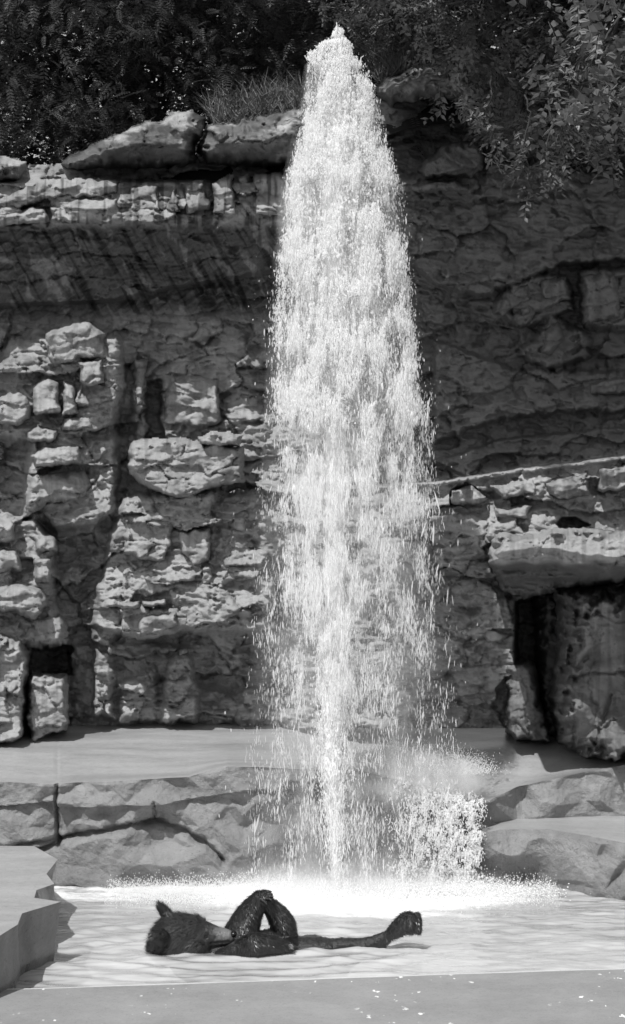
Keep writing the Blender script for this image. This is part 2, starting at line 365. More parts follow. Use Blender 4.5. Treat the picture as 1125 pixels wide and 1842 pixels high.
BLOCKS = [
 ([(82,600),(110,587),(140,577),(165,582),(190,600),(190,646),(140,648),(95,662),(84,640)], 1.02, .5, 9),
 ([(141,647),(188,644),(189,688),(165,697),(142,690)], 1.18, .5, 7),
 ([(62,690),(80,680),(108,685),(110,745),(62,745),(58,712)], .98, .5, 8),
 ([(112,682),(135,690),(141,738),(148,745),(112,750)], 1.05, .5, 7),
 ([(-60,712),(0,712),(30,700),(55,712),(58,750),(30,768),(-60,765)], .95, .4, 10),
 ([(43,778),(70,765),(105,768),(107,793),(75,799),(48,792)], 1.0, .4, 8),
 ([(57,818),(80,801),(145,803),(151,834),(60,843)], 1.2, .5, 8),
 ([(50,852),(150,845),(172,870),(150,905),(90,905),(60,925),(43,912)], .98, .5, 12),
 ([(150,600),(188,600),(215,660),(220,700),(188,705)], .86, .4, 10),
 ([(112,752),(165,745),(170,770),(112,778)], 1.0, .5, 6),
 ([(240,640),(265,645),(262,730),(243,735),(238,690)], .55, .2, 6),
 ([(295,690),(340,670),(395,680),(400,760),(370,770),(293,765)], .50, .1, 9),
 ([(228,800),(240,790),(300,787),(355,790),(440,797),(441,868),(372,884),(338,900),(290,890),(250,870),(230,850)], 1.28, .5, 10),
 ([(356,787),(380,775),(415,775),(439,786),(432,803),(360,803)], 1.38, .9, 8),
 ([(222,925),(258,912),(320,915),(318,955),(300,1020),(212,1000)], 1.02, .5, 12),
 ([(320,952),(381,948),(378,1012),(345,1022),(318,985)], 1.10, .5, 8),
 ([(262,915),(325,910),(330,948),(262,950)], 1.04, .5, 7),
 ([(212,1010),(300,1015),(330,1022),(335,1075),(212,1080)], .98, .5, 12),
 ([(208,1086),(250,1084),(345,1092),(345,1135),(290,1146),(250,1152),(215,1145)], 1.10, .4, 9),
 ([(245,1116),(265,1102),(322,1098),(326,1128),(290,1140),(250,1146)], 1.28, .7, 8),
 ([(254,1082),(298,1076),(301,1089),(258,1096)], 1.25, .7, 6),
 ([(210,1083),(250,1080),(255,1096),(215,1099)], 1.2, .7, 6),
 ([(345,1092),(388,1090),(390,1112),(345,1116)], 1.12, .4, 7),
 ([(388,1100),(474,1092),(478,1108),(390,1114)], 1.02, .3, 6),
 ([(390,1000),(425,960),(490,985),(495,1050),(394,1055)], .98, .3, 12),
 ([(412,922),(452,915),(450,960),(415,962)], .98, .3, 10),
 ([(360,1020),(388,1000),(388,1085),(350,1088)], 1.02, .4, 8),
 # left foot of the cliff
 ([(-60,1050),(0,1043),(40,1043),(80,1055),(88,1090),(68,1120),(30,1105),(-60,1100)], 1.55, .8, 13),
 ([(-60,985),(0,985),(35,985),(40,1030),(-60,1040)], 1.42, .8, 10),
 ([(58,1000),(96,998),(93,1050),(60,1047)], 1.32, .8, 8),
 ([(55,1108),(110,1103),(126,1140),(110,1162),(58,1160)], 1.3, .6, 10),
 ([(-60,935),(0,933),(28,930),(30,975),(-60,985)], 1.3, .8, 10),
 ([(60,960),(100,965),(105,995),(62,995)], 1.2, .7, 8),
 # lip of the overhang
 ([(-80,352),(0,352),(30,336),(70,325),(140,322),(218,324),(214,352),(160,360),(90,360),(30,378),(-80,380)], 1.32, .9, 10),
 ([(88,372),(150,352),(215,355),(224,404),(140,405),(92,400)], 1.42, .9, 8),
 ([(-80,392),(10,382),(60,370),(86,374),(90,400),(20,408),(-80,410)], 1.38, .9, 8),
 ([(232,336),(262,328),(286,334),(290,382),(234,386)], 1.40, .9, 6),
 ([(294,384),(306,350),(318,330),(324,384)], 1.38, .9, 6),
 ([(330,330),(372,322),(378,378),(332,388)], 1.28, .9, 6),
 ([(380,330),(420,310),(425,388),(384,384)], 1.36, .9, 7),
 ([(425,315),(450,312),(448,395),(428,392)], 1.22, .8, 6),
 ([(455,312),(560,306),(560,392),(458,390)], 1.40, .8, 9),
 # right-hand wall
 ([(750,305),(790,264),(830,250),(872,262),(880,300),(850,322),(760,326)], 1.0, .2, 12),
 ([(735,330),(800,322),(850,330),(846,344),(740,346)], 1.1, .3, 6),
 ([(900,230),(930,200),(945,250),(930,290),(905,290)], .6, .0, 8),
 ([(892,560),(908,522),(955,500),(962,545),(925,560),(905,575)], .80, .3, 10),
 ([(968,500),(1022,492),(1030,540),(975,552)], .76, .3, 8),
 ([(930,555),(955,548),(962,565),(938,572)], .78, .3, 6),
 ([(1042,490),(1115,486),(1122,575),(1048,585)], .82, .3, 12),
 ([(985,580),(1010,565),(1020,610),(990,640),(970,640)], .78, .3, 10),
 ([(1058,690),(1110,675),(1200,672),(1200,705),(1060,712)], .72, .3, 7),
 ([(800,640),(840,630),(850,660),(810,670)], .5, .1, 7),
 # lower right tier
 ([(808,880),(850,872),(880,900),(850,912),(812,905)], 1.58, 1.2, 8),
 ([(880,872),(960,858),(970,890),(900,900)], 1.6, 1.2, 7),
 ([(885,915),(960,905),(950,935),(890,935)], 1.62, 1.2, 7),
 ([(980,865),(1060,845),(1065,890),(1010,900),(985,890)], 1.6, 1.2, 8),
 ([(1070,842),(1180,822),(1180,880),(1075,888)], 1.64, 1.2, 9),
 ([(800,960),(870,955),(880,1000),(850,1015),(805,1000)], 1.62, 1.2, 10),
 ([(640,965),(800,962),(815,1010),(700,1022),(640,1018)], 1.6, 1.2, 10),
 ([(820,1040),(865,1036),(905,1060),(900,1085),(830,1070)], 1.5, 1.1, 9),
 ([(855,1105),(895,1095),(905,1120),(870,1135)], 1.52, 1.1, 7),
 ([(820,1130),(860,1120),(930,1140),(900,1158),(830,1150)], 1.52, 1.1, 8),
]
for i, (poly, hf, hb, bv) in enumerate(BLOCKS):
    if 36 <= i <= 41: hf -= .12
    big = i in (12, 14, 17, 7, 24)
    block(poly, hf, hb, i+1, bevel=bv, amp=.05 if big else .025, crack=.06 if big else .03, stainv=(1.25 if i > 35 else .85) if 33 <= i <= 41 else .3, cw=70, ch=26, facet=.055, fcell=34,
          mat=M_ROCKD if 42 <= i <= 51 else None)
pm = block([(325,1167),(332,1163),(339,1168),(338,1180),(326,1180)], 1.0, .6, 90, bevel=6, amp=.01, crack=0)

# free stones lying on or in front of the cliff
def capstone(label, poly, yf, yb, s, group=None, **k):
    o = stone('capstone', poly, yf, yb, s=s, mat=M_CAP, **k)
    return tag(o, label, 'rock', 'weathered slabs along the cliff top')
capstone('rounded dark slab at the left end of the cliff top', [(-90,285),(0,276),(48,290),(50,306),(36,326),(-90,328)], 17.35, 18.5, 201, bevel=16, stainv=.6)
capstone('long low hump-backed slab resting on the overhang', [(106,294),(150,266),(240,226),(262,217),(290,218),(310,200),(345,197),(371,210),(370,228),(352,262),(360,290),(330,304),(120,306)], 17.2, 18.7, 202, bevel=22, stainv=.8, amp=.03, crack=.03, under=.45)
capstone('flat slab with pale top and dark shaded front beside the jet', [(352,272),(372,224),(450,207),(500,196),(545,182),(640,176),(640,300),(500,306),(372,300)], 17.05, 18.9, 203, bevel=20, stainv=.7, amp=.03, crack=.03, under=.45, topround=2.6)
capstone('pale topped slab right of the jet under the grass', [(672,158),(690,134),(740,116),(790,104),(830,118),(870,150),(846,182),(760,182),(700,196)], 17.2, 18.9, 204, bevel=20, stainv=.6, amp=.03, crack=.03, topround=1.6)

def boulder(label, poly, yf, yb, s, **k):
    o = stone('boulder', poly, yf, yb, s=s, **k); return tag(o, label, 'boulder', 'boulders at the foot of the cliff')
boulder('tall craggy boulder on the terrace at the left edge', [(-120,1140),(0,1134),(30,1136),(50,1145),(54,1200),(50,1318),(20,1348),(-120,1352)], 16.9, 18.2, 211, bevel=16, amp=.09, crack=.08, ch=50, cw=50)
boulder('squared grey boulder standing beside the tall craggy one', [(48,1222),(58,1209),(122,1211),(127,1300),(118,1316),(55,1340),(46,1300)], 17.15, 18.3, 212, bevel=9, amp=.03, crack=.03)

shelter = empty('rock_shelter', 'stone den with a heavy lintel slab over a dark opening', 'den', loc=P(1050, 1380, 16))
INV = np.array(shelter.location)
def child_world(o, parent):
    o.parent = parent; o.matrix_parent_inverse = parent.matrix_world.inverted(); return o
bpy.context.view_layer.update()
lint = [(872,1010),(882,972),(900,956),(1000,948),(1125,950),(1420,946),(1420,1068),(1125,1052),(1010,1062),(945,1078),(900,1064),(888,1036)]
def lint_extra(U, V):
    e = 985+10*fbm(U/60, V/60, 5, 2)+16*sstep(1000, 1100, U)
    return .10*np.exp(-((V-e)/7)**2)-.65*sstep(0, 22, V-e-20)-.2*sstep(1035, 1050, V)
o = stone('lintel_slab', lint, 15.35, 17.9, 16, 221, M_ROCK, amp=.05, crack=.03, extra=lint_extra, shadefn=lambda U, V: 1.6*sstep(1000, 1030, V+8*fbm(U/40, V/20, 6, 3)), stainv=.35, cw=110, ch=40, warp=7); child_world(o, shelter)  # lower layer darkened: shade beneath the slab's lip painted in
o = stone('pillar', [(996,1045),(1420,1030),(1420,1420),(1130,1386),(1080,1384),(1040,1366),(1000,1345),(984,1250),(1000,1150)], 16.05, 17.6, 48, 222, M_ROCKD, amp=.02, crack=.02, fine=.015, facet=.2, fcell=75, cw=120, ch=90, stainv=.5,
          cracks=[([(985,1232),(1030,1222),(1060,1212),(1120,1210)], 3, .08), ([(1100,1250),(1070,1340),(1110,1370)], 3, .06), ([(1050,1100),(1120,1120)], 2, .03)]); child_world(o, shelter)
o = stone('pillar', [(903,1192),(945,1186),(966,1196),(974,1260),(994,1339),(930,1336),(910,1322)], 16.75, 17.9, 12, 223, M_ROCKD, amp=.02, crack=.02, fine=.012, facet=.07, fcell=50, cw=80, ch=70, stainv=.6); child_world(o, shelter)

o = stone('back_stone', [(957,1050),(1015,1050),(1025,1200),(1010,1335),(975,1330),(962,1200)], 17.5, 18.6, 20, 224, M_ROCKD, amp=.03, crack=.03, fine=.015, facet=.08, fcell=50, stainv=.7, shadefn=lambda U, V: 1.5+0*U); child_world(o, shelter)  # darkened all over: the den's inner shade painted on

# ------------------------------------------------------------------ terraces, ledges, pool
def ledge_face(name, us, ztop, yfun, zb, disp, mat, rows=90, parent=None, slope=.05):
    """front face hung from a top edge; disp(u, v) pushes it towards the viewer"""
    U = np.repeat(us[None], rows, 0); T = np.repeat(np.linspace(0, 1, rows)[:, None], len(us), 1)
    Y0 = yfun(U); Z = ztop(U)*(1-T)+zb*T
    V = HY-(Z-HC)*F/Y0
    D = disp(U, V, T)
    Yd = Y0-D-slope*T; X = (U-CX)/F*Y0
    vv = np.stack([X, Yd, Z], -1)
    st = .35*sstep(.1, .5, fbm(U/50, V/40, 700, 4))+.5*sstep(-.15, .0, .0-Z+.06)+.75*sstep(420, 520, U)*(1-sstep(870, 900, U))
    return mesh(name, vv.reshape(-1, 3), gridfaces(rows, len(us)), mat, parent, smooth=False, attrs={'stain_shade': np.clip(st, 0, 1)}), vv[0]
def crk(U, V, pts, wd, dp): return -dp*np.exp(-(linedist(pts, U+4*fbm(U/30, V/30, 31, 3), V+5*fbm(U/25, V/25, 32, 3))/wd)**2)
TV = [(-320,1408),(0,1405),(102,1408),(230,1402),(290,1399),(340,1396),(372,1386),(410,1377),(450,1378),(640,1386),(700,1398),(760,1415),(800,1430),(875,1441),(930,1416),(1050,1389),(1125,1376),(1400,1350)]
TY = [(-320,15.3),(700,15.3),(875,15.5),(930,15.9),(1125,16.2),(1400,16.4)]
yT = lambda u: tab(TY, u)
zT = lambda u: HC+(HY-tab(TV, u))/F*yT(u)
def facets(U, V, s, c, a): 
    w = .35*fbm(U/80, V/80, s+9, 2); return a*(trinoise(U/c+w+.25*V/c, V/(c*.72)+w, s)+.35*trinoise(U/c*2.1, V/c*2.4+w, s+1))
def disp_left(U, V, T):
    lip = tab([(-300, 1452), (0, 1450), (102, 1440), (105, 1451), (300, 1444), (450, 1421), (620, 1418)], U)
    d = .06*(1-sstep(-2, 1, V-lip))*(1-sstep(560, 640, U))
    d = d+facets(U, V, 800, 54, .10)*sstep(0, .04, T+.02)
    arch = [(60,1532),(120,1508),(180,1492),(280,1478),(320,1492),(365,1510),(402,1546)]
    d = d+crk(U, V, arch, 5, .09)+.05*sstep(0, 14, V-tab(arch, U)-2)*sstep(60, 80, U)*(1-sstep(400, 420, U))
    d = d+crk(U, V, [(103,1405),(104,1525)], 3, .08)+crk(U, V, [(280,1440),(278,1476)], 2.5, .05)+crk(U, V, [(-20,1528),(60,1515),(103,1510)], 4, .08)
    return d+.007*fbm(U/14, V/14, 810, 4)
terr = empty('terrace_wall', 'faceted concrete rock wall holding up the upper terrace', 'wall', loc=(0, 15.3, 0))
bpy.context.view_layer.update()
usT = np.arange(-320, 1401, 2.5)
faceT, edgeT = ledge_face('wall_face', usT, zT, yT, -.3, lambda U, V, T: disp_left(U, V, T), M_CONC, 110)
child_world(faceT, terr)
# terrace floor: from the wall's edge back under the cliff
rows = 60; tt = np.linspace(0, 1, rows)**1.2
E = edgeT; XT = E[None, :, 0]*(1+tt[:, None]*(19.6/15.3-1)); 
YT = E[None, :, 1]*(1-tt[:, None])+19.6*tt[:, None]
ZT = E[None, :, 2]*(1-sstep(0, .35, tt)[:, None])+(.86+.16*tt[:, None])*sstep(0, .35, tt)[:, None]
ZT = ZT+.012*fbm(XT*1.2, YT*1.2, 820, 3)*sstep(0, .1, tt)[:, None]
terrace = mesh('terrace', np.stack([XT, YT, ZT], -1).reshape(-1, 3), gridfaces(rows, len(usT))[:, ::-1], M_TERR, attrs={'damp_shade':   .55*sstep(1.4, 2.6, XT+.3*fbm(XT*1.5, YT*1.5, 821, 3)-.25*(YT-16))+.25*sstep(-.1, .4, fbm(XT*.7, YT*3, 822, 4))})  # painted shade towards the den on the right, plus random damp streaks
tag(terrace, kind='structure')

# low step on the right
SV = [(860,1500),(900,1492),(985,1491),(1060,1503),(1125,1516),(1400,1560)]
SY = [(860,15.32),(985,15.25),(1125,14.75),(1400,13.9)]
stepw = empty('low_ledge', 'low faceted concrete ledge below the den at the right', 'ledge', loc=(4, 15, 0)); bpy.context.view_layer.update()
usS = np.arange(866, 1401, 2.5)
def disp_step(U, V, T): return facets(U, V, 842, 105, .15)*sstep(0, .05, T+.01)+.008*fbm(U/12, V/12, 811, 4)
faceS, edgeS = ledge_face('ledge_face', usS, lambda u: HC+(HY-tab(SV, u))/F*tab(SY, u), lambda u: tab(SY, u), -.3, disp_step, M_CONC, 80, slope=.12)
child_world(faceS, stepw)
rows = 24; tt = np.linspace(0, 1, rows)
XS = E0 = edgeS[None, :, 0]*(1+.09*tt[:, None]); YS = edgeS[None, :, 1]*(1-tt[:, None])+16.45*tt[:, None]; ZS = edgeS[None, :, 2]*(1-tt[:, None])+.43*tt[:, None]
o = mesh('ledge_top', np.stack([XS, YS, ZS], -1).reshape(-1, 3), gridfaces(rows, len(usS))[:, ::-1], M_TERR); child_world(o, stepw)

# stepped ledge on the near left
def at_z(u, v, z): Y = F*(HC-z)/(v-HY); return ((u-CX)/F*Y, Y)
outl = [at_z(u, v, .40) for u, v in [(-330,1522),(-60,1521),(62,1522),(104,1546),(84,1572),(98,1590),(66,1601),(62,1615),(110,1622),(40,1643),(32,1663),(0,1683),(-330,1800)]]
pts = []
for i in range(len(outl)):
    a, b = outl[i], outl[(i+1) % len(outl)]; n = max(2, int(math.dist(a, b)/.03))
    pts += [(a[0]+(b[0]-a[0])*k/n, a[1]+(b[1]-a[1])*k/n) for k in range(n)]
pts = np.array(pts); nP = len(pts); ctr = np.array([-3.2, 13.0]); nrm = (pts-ctr)/np.linalg.norm(pts-ctr, axis=1)[:, None]
L = np.arange(nP)*.03; rows = 40; vv = []
for r in range(rows):
    t = r/(rows-1); z = .40-.75*t
    dd = -.10*t*1.0+(.05*trinoise(L/.35+t, np.full(nP, t*2.2+.01), 900)+.01*fbm(L*6, np.full(nP, t*5), 901, 3))*min(1, t*8)
    vv.append(np.column_stack([pts+nrm*dd[:, None], np.full(nP, z)]))
vv = np.concatenate(vv)
i = (np.arange(rows-1)[:, None]*nP); j = np.arange(nP)[None]; a = (i+j).ravel(); b = (i+(j+1) % nP).ravel()
nl = empty('side_ledge', 'low stepped concrete ledge running out into the pool at the left', 'ledge', loc=(-3.2, 13, 0)); bpy.context.view_layer.update()
o = mesh('ledge_face', vv, np.stack([a, a+nP, b+nP, b], 1), M_CONC, smooth=False, attrs={'stain_shade': sstep(.0, -.0, vv[:, 2])*0+.8*(vv[:, 2] < .06)+.4*sstep(.2, .5, fbm(vv[:, 0]*6, vv[:, 1]*6+vv[:, 2], 12, 3))}); child_world(o, nl)
me = bpy.data.meshes.new('ledge_top'); me.from_pydata([(x, y, .40) for x, y in pts], [], [list(range(nP))]); me.materials.append(M_TERR)
o = bpy.data.objects.new('ledge_top', me); C.objects.link(o); child_world(o, nl)

# pool water
JX, JY = (605-CX)/F*15.0, 15.0
BEAR = (-.45, 12.95)
gx = np.arange(-5.2, 5.2, .02); gy = np.arange(11.2, 16.9, .02)
GX, GY = np.meshgrid(gx, gy)
foam = np.exp(-(((GX-JX)/1.0)**2+((GY-14.75)/.65)**2))*1.15
foam = np.maximum(foam, np.exp(-(((GX-.85)/.75)**2+((GY-14.75)/.55)**2))*1.1)
foam = np.maximum(foam, .55*sstep(14.0, 15.0, GY)*(1-sstep(.9, 2.2, GX)))
foam = foam+.25*(1-sstep(11.9, 12.3, GY-.14*GX))+.22*sstep(.1, .5, fbm(GX*.6+GY*.5, GY*2.8, 57, 4))
foam = foam+.22*fbm(GX*1.1, GY*3.0, 55, 5)
chop = sstep(.2, .9, foam)
GZ = .012*fbm(GX*1.1, GY*2.6, 1, 4)+.006*fbm(GX*2.6+.4*np.sin(GY*3), GY*7.5, 6, 4)+.0022*fbm(GX*9, GY*20, 61, 2)+.0025*np.sin(np.hypot(GX-JX, GY-14.8)*30+2*fbm(GX*2, GY*2, 8, 2))*np.exp(-.25*np.hypot(GX-JX, GY-14.8))+.035*chop*np.abs(fbm(GX*4, GY*4, 2, 4))
rb = np.hypot((GX-BEAR[0])*.6, GY-BEAR[1]); GZ = GZ+.013*np.sin(rb*30+1.5*fbm(GX*2, GY*3, 9, 2))*np.exp(-rb*1.4)
pool = mesh('pool_water', np.stack([GX, GY, GZ], -1).reshape(-1, 3), gridfaces(*GX.shape)[:, ::-1], M_WATER, attrs={'foam': foam})
tag(pool, kind='structure')

fl = mesh('pool_floor', [(-7, 11.0, -.34), (7, 11.0, -.34), (7, 17, -.34), (-7, 17, -.34)], [(0, 1, 2, 3)], flat_material('pale_pool_floor', .6, .75, 2, .8), smooth=False); tag(fl, kind='structure')
# rim in front, coping strip
n = 80; xs = np.linspace(-9, 9, n); yedge = lambda x: 11.64+(12.18-11.64)*(x+1.85)/3.85+.012*np.sin(x*1.3)+.004*np.sin(x*9)
def sheet(name, y0, y1, z, mat, drop=None):
    rows = [np.column_stack([xs, y0(xs), np.full(n, z)]), np.column_stack([xs, y1(xs), np.full(n, z)])]
    if drop is not None: rows.append(np.column_stack([xs, y1(xs)+.004, np.full(n, drop)]))
    v = np.concatenate(rows); f = gridfaces(len(rows), n)[:, ::-1]; o = mesh(name, v, f, mat, smooth=False); return tag(o, kind='structure')
sheet('pool_rim', lambda x: x*0-8.0, lambda x: yedge(x)-.0, .034, M_RIM, -.3)
sheet('pool_coping', lambda x: yedge(x)+.004, lambda x: yedge(x)+.045+.01*np.sin(x*5), .030, M_COPE, -.3)
g = mesh('ground', [(-150, -60, -1.2), (150, -60, -1.2), (150, 260, -1.2), (-150, 260, -1.2)], [(0, 1, 2, 3)], M_GROUND, smooth=False); tag(g, kind='structure')

# planted hillside behind and above the cliff
hx = np.linspace(-16, 16, 120); hy = np.linspace(18.0, 34, 70); HX, HYY = np.meshgrid(hx, hy)
HZ = tab([(-16, 6.15), (-2.5, 6.15), (-1, 6.35), (.3, 6.6), (1, 6.85), (3, 7.0), (16, 7.1)], HX)+(HYY-18)*.17+.12*fbm(HX*.8, HYY*.8, 71, 4)
HZ = np.where(HYY < 18.3, HZ-.25, HZ)
hill = mesh('hillside', np.stack([HX, HYY, HZ], -1).reshape(-1, 3), gridfaces(*HX.shape)[:, ::-1], M_SOIL); tag(hill, kind='structure')
# ------------------------------------------------------------------ plants
def rotmats(yaw, pitch, roll):
    cy, sy, cp, sp, cr, sr = np.cos(yaw), np.sin(yaw), np.cos(pitch), np.sin(pitch), np.cos(roll), np.sin(roll)
    M = np.empty((len(yaw), 3, 3))
    M[:, 0] = np.stack([cy*cp, cy*sp*sr-sy*cr, cy*sp*cr+sy*sr], -1)
    M[:, 1] = np.stack([sy*cp, sy*sp*sr+cy*cr, sy*sp*cr-cy*sr], -1)
    M[:, 2] = np.stack([-sp, cp*sr, cp*cr], -1)
    return M
def realise(tv, tf, pos, yaw, pitch, roll, sc):
    M = rotmats(yaw, pitch, roll)
    v = np.einsum('nij,kj->nki', M, tv)*sc[:, None, None]+pos[:, None, :]
    f = tf[None]+(np.arange(len(pos))*len(tv))[:, None, None]
    return v.reshape(-1, 3), f.reshape(-1, tf.shape[1])
def leaf_tmpl(L=1.0, W=.42, x0=0, y0=0, ang=0):
    """a folded pointed leaf, two quads"""
    p = np.array([[0, 0, 0], [.35*L, W*L/2, -.05*L], [L, 0, -.12*L], [.35*L, -W*L/2, -.05*L], [.5*L, 0, .03*L]])
    c, s = math.cos(ang), math.sin(ang); q = p.copy(); q[:, 0] = p[:, 0]*c-p[:, 1]*s+x0; q[:, 1] = p[:, 0]*s+p[:, 1]*c+y0
    return q, [[0, 4, 2, 1], [0, 3, 2, 4]]
def frond_tmpl(n=6):
    vs, fs = [], []
    for i in range(n):
        t = (i+.7)/n; z = -.22*t*t
        for sgn in (-1, 1):
            q, f = leaf_tmpl(.30*(1-.35*abs(t-.45)), .40, t, 0, sgn*1.05); q[:, 2] += z; fs += [[a+len(vs)*5 for a in g] for g in f]; vs.append(q)
    q, f = leaf_tmpl(.26, .4, 1.0, 0, 0); q[:, 2] -= .22; fs += [[a+len(vs)*5 for a in g] for g in f]; vs.append(q)
    k = len(vs)*5
    vs.append(np.array([[0, .006, 0], [0, -.006, 0], [1, -.004, -.22], [1, .004, -.22], [.5, 0, -.05]])); fs.append([k, k+1, k+2, k+3])
    return np.concatenate(vs), np.array(fs)
def spray_tmpl(n=7, W=.5, seed=0):
    """a short twig with alternate ovate leaves"""
    r = np.random.default_rng(seed); vs, fs = [], []
    for i in range(n):
        t = (i+.5)/n; q, f = leaf_tmpl(.34*r.uniform(.75, 1.15), W, t, 0, (1 if i % 2 else -1)*r.uniform(.5, 1.2))
        q[:, 2] += -.3*t*t+r.uniform(-.05, .05); fs += [[a+len(vs)*5 for a in g] for g in f]; vs.append(q)
    k = len(vs)*5
    vs.append(np.array([[0, .008, 0], [0, -.008, 0], [1, -.004, -.3], [1, .004, -.3], [.5, 0, -.08]])); fs.append([k, k+1, k+2, k+3])
    return np.concatenate(vs), np.array(fs)
def tube(path, rad, n=6):
    path = np.array(path, float); m = len(path); rad = np.interp(np.linspace(0, 1, m), np.linspace(0, 1, len(rad)), rad)
    v = []
    for i in range(m):
        d = path[min(i+1, m-1)]-path[max(i-1, 0)]; d /= np.linalg.norm(d)+1e-9
        a = np.cross(d, [0.31, .95, .05]); a /= np.linalg.norm(a)+1e-9; b = np.cross(d, a)
        for k in range(n):
            t = 2*np.pi*k/n; v.append(path[i]+rad[i]*(a*np.cos(t)+b*np.sin(t)))
    f = [[i*n+k, i*n+(k+1) % n, (i+1)*n+(k+1) % n, (i+1)*n+k] for i in range(m-1) for k in range(n)]
    return np.array(v), np.array(f)
def join(parts):
    vs, fs, o = [], [], 0
    for v, f in parts: vs.append(v); fs.append(np.asarray(f)+o); o += len(v)
    return np.concatenate(vs), np.concatenate(fs)
def curved(a, b, n=10, sag=.1, wob=.04, seed=0):
    r = np.random.default_rng(seed); a, b = np.array(a), np.array(b); t = np.linspace(0, 1, n)[:, None]
    p = a*(1-t)+b*t; p[:, 2] -= sag*4*(t*(1-t))[:, 0]; w = r.normal(0, wob, (n, 3)); w[0] = 0; w[-1] = 0
    return p+w
FROND = frond_tmpl()
TREES = [(-70, 20.3, 'feathery leaved tree at the far left above the rounded slab', 0),
         (230, 20.9, 'dense feathery leaved tree behind the hump-backed slab', 1),
         (470, 20.2, 'shadowy feathery leaved tree just left of the jet top', 2)]
for (uc, Yt, lab, k) in TREES:
    r = np.random.default_rng(50+k)
    base = P(uc, 260, Yt); t = empty('tree', lab, 'tree', 'feathery leaved trees on the hillside', loc=base); bpy.context.view_layer.update()
    B = np.array(base)
    parts = [tube(curved(B-[0, 0, .4], B+[.2, .1, 4.2], 12, 0, .05, k), [.12, .05], 8)]
    for q in range(9):
        z0 = r.uniform(.7, 3.8); a = r.uniform(0, 6.28); parts.append(tube(curved(B+[.1, 0, z0], B+[1.5*math.cos(a), .9*math.sin(a)-.4, z0+r.uniform(.0, .9)], 9, -.1, .04, q+k*20), [.04, .012], 5))
    v, f = join(parts); child_world(mesh('trunk', v, f, M_BARK), t)
    nc = 150; cu = uc+r.normal(0, 125, nc); cv = r.uniform(-420, 270, nc); cy = r.uniform(18.3, 21.0, nc)
    per = 36; sp = r.normal(0, 1, (nc, per, 3))*np.array([.30, .22, .13])
    cp = np.stack(P(cu, cv, cy), -1)[:, None, :]+sp; pos = cp.reshape(-1, 3)
    pos = pos[pos[:, 1] > 17.85]
    n = len(pos); yaw = r.uniform(-np.pi, np.pi, n); yaw = np.where(r.random(n) < .6, r.normal(-1.5, .9, n), yaw)
    v, f = realise(FROND[0], FROND[1], pos, yaw, r.normal(.45, .35, n), r.normal(0, .35, n), r.uniform(.10, .25, n))
    o = mesh('crown', v, f, M_LEAF, smooth=False); o['kind'] = 'stuff'; child_world(o, t)
# a thicket further back closes the gaps between the trees
r = np.random.default_rng(77); n = 9000
pu = r.uniform(-350, 1450, n); pv = 300-r.power(1.4, n)*420; keepn = (fbm(pu/60, pv/45, 910, 3) > -.25) | (pv > 90); pu, pv = pu[keepn], pv[keepn]; n = len(pu)
pos = np.stack(P(pu, pv, r.uniform(21.5, 24.5, n)), -1)
v, f = realise(*spray_tmpl(7, .6, 3), pos, r.uniform(-np.pi, np.pi, n), r.normal(.2, .5, n), r.normal(0, .6, n), r.uniform(.25, .5, n))
tag(mesh('thicket', v, f, M_LEAF, smooth=False), 'dark thicket closing off the view above the cliff', 'undergrowth', kind='stuff')

# bushes overhanging the cliff at the upper right
bnd = lambda u: tab([(600, 60), (660, 50), (700, 95), (740, 110), (790, 150), (850, 215), (900, 255), (950, 280), (1000, 290), (1060, 270), (1125, 250), (1500, 260)], u)
for k, (ua, ub, Y0, Y1, lab, mat, ncl, fs) in enumerate([
        (640, 860, 17.4, 19.4, 'small leaved bush spreading above the pale slab beside the jet', M_LEAFB, 70, (.12, .24)),
        (800, 1010, 16.2, 18.4, 'twiggy overhanging bush in the middle of the upper right corner', M_LEAFB, 90, (.12, .26)),
        (970, 1330, 15.7, 18.3, 'broad leaved bush hanging over the cliff at the upper right edge', M_LEAFB, 120, (.16, .34))]):
    r = np.random.default_rng(130+k); rt_ = P((ua+ub)/2, 60, Y1); s = empty('bush', lab, 'bush', 'bushes overhanging the right side of the cliff', loc=rt_); bpy.context.view_layer.update()
    cu = r.uniform(ua, ub, ncl); cv = bnd(cu)-np.abs(r.normal(0, 1, ncl))**.8*150-8; cy = r.uniform(Y0, Y1, ncl)
    cc = np.stack(P(cu, cv, cy), -1)
    per = 15; pos = (cc[:, None, :]+r.normal(0, 1, (ncl, per, 3))*np.array([.17, .15, .10])).reshape(-1, 3); n = len(pos)
    v, f = realise(*spray_tmpl(7, .5, k), pos, r.uniform(-np.pi, np.pi, n), r.normal(.35, .45, n), r.normal(0, .5, n), r.uniform(*fs, n))
    o = mesh('leaves', v, f, mat, smooth=False); o['kind'] = 'stuff'; child_world(o, s)
    parts = [tube(curved(np.array(P(cu[q]*.6+.4*(ua+ub)/2, -40, Y1)), cc[q], 9, .05, .03, q), [.018, .005], 5) for q in range(0, ncl, 5)]
    v, f = join(parts); child_world(mesh('branches', v, f, M_BARK), s)
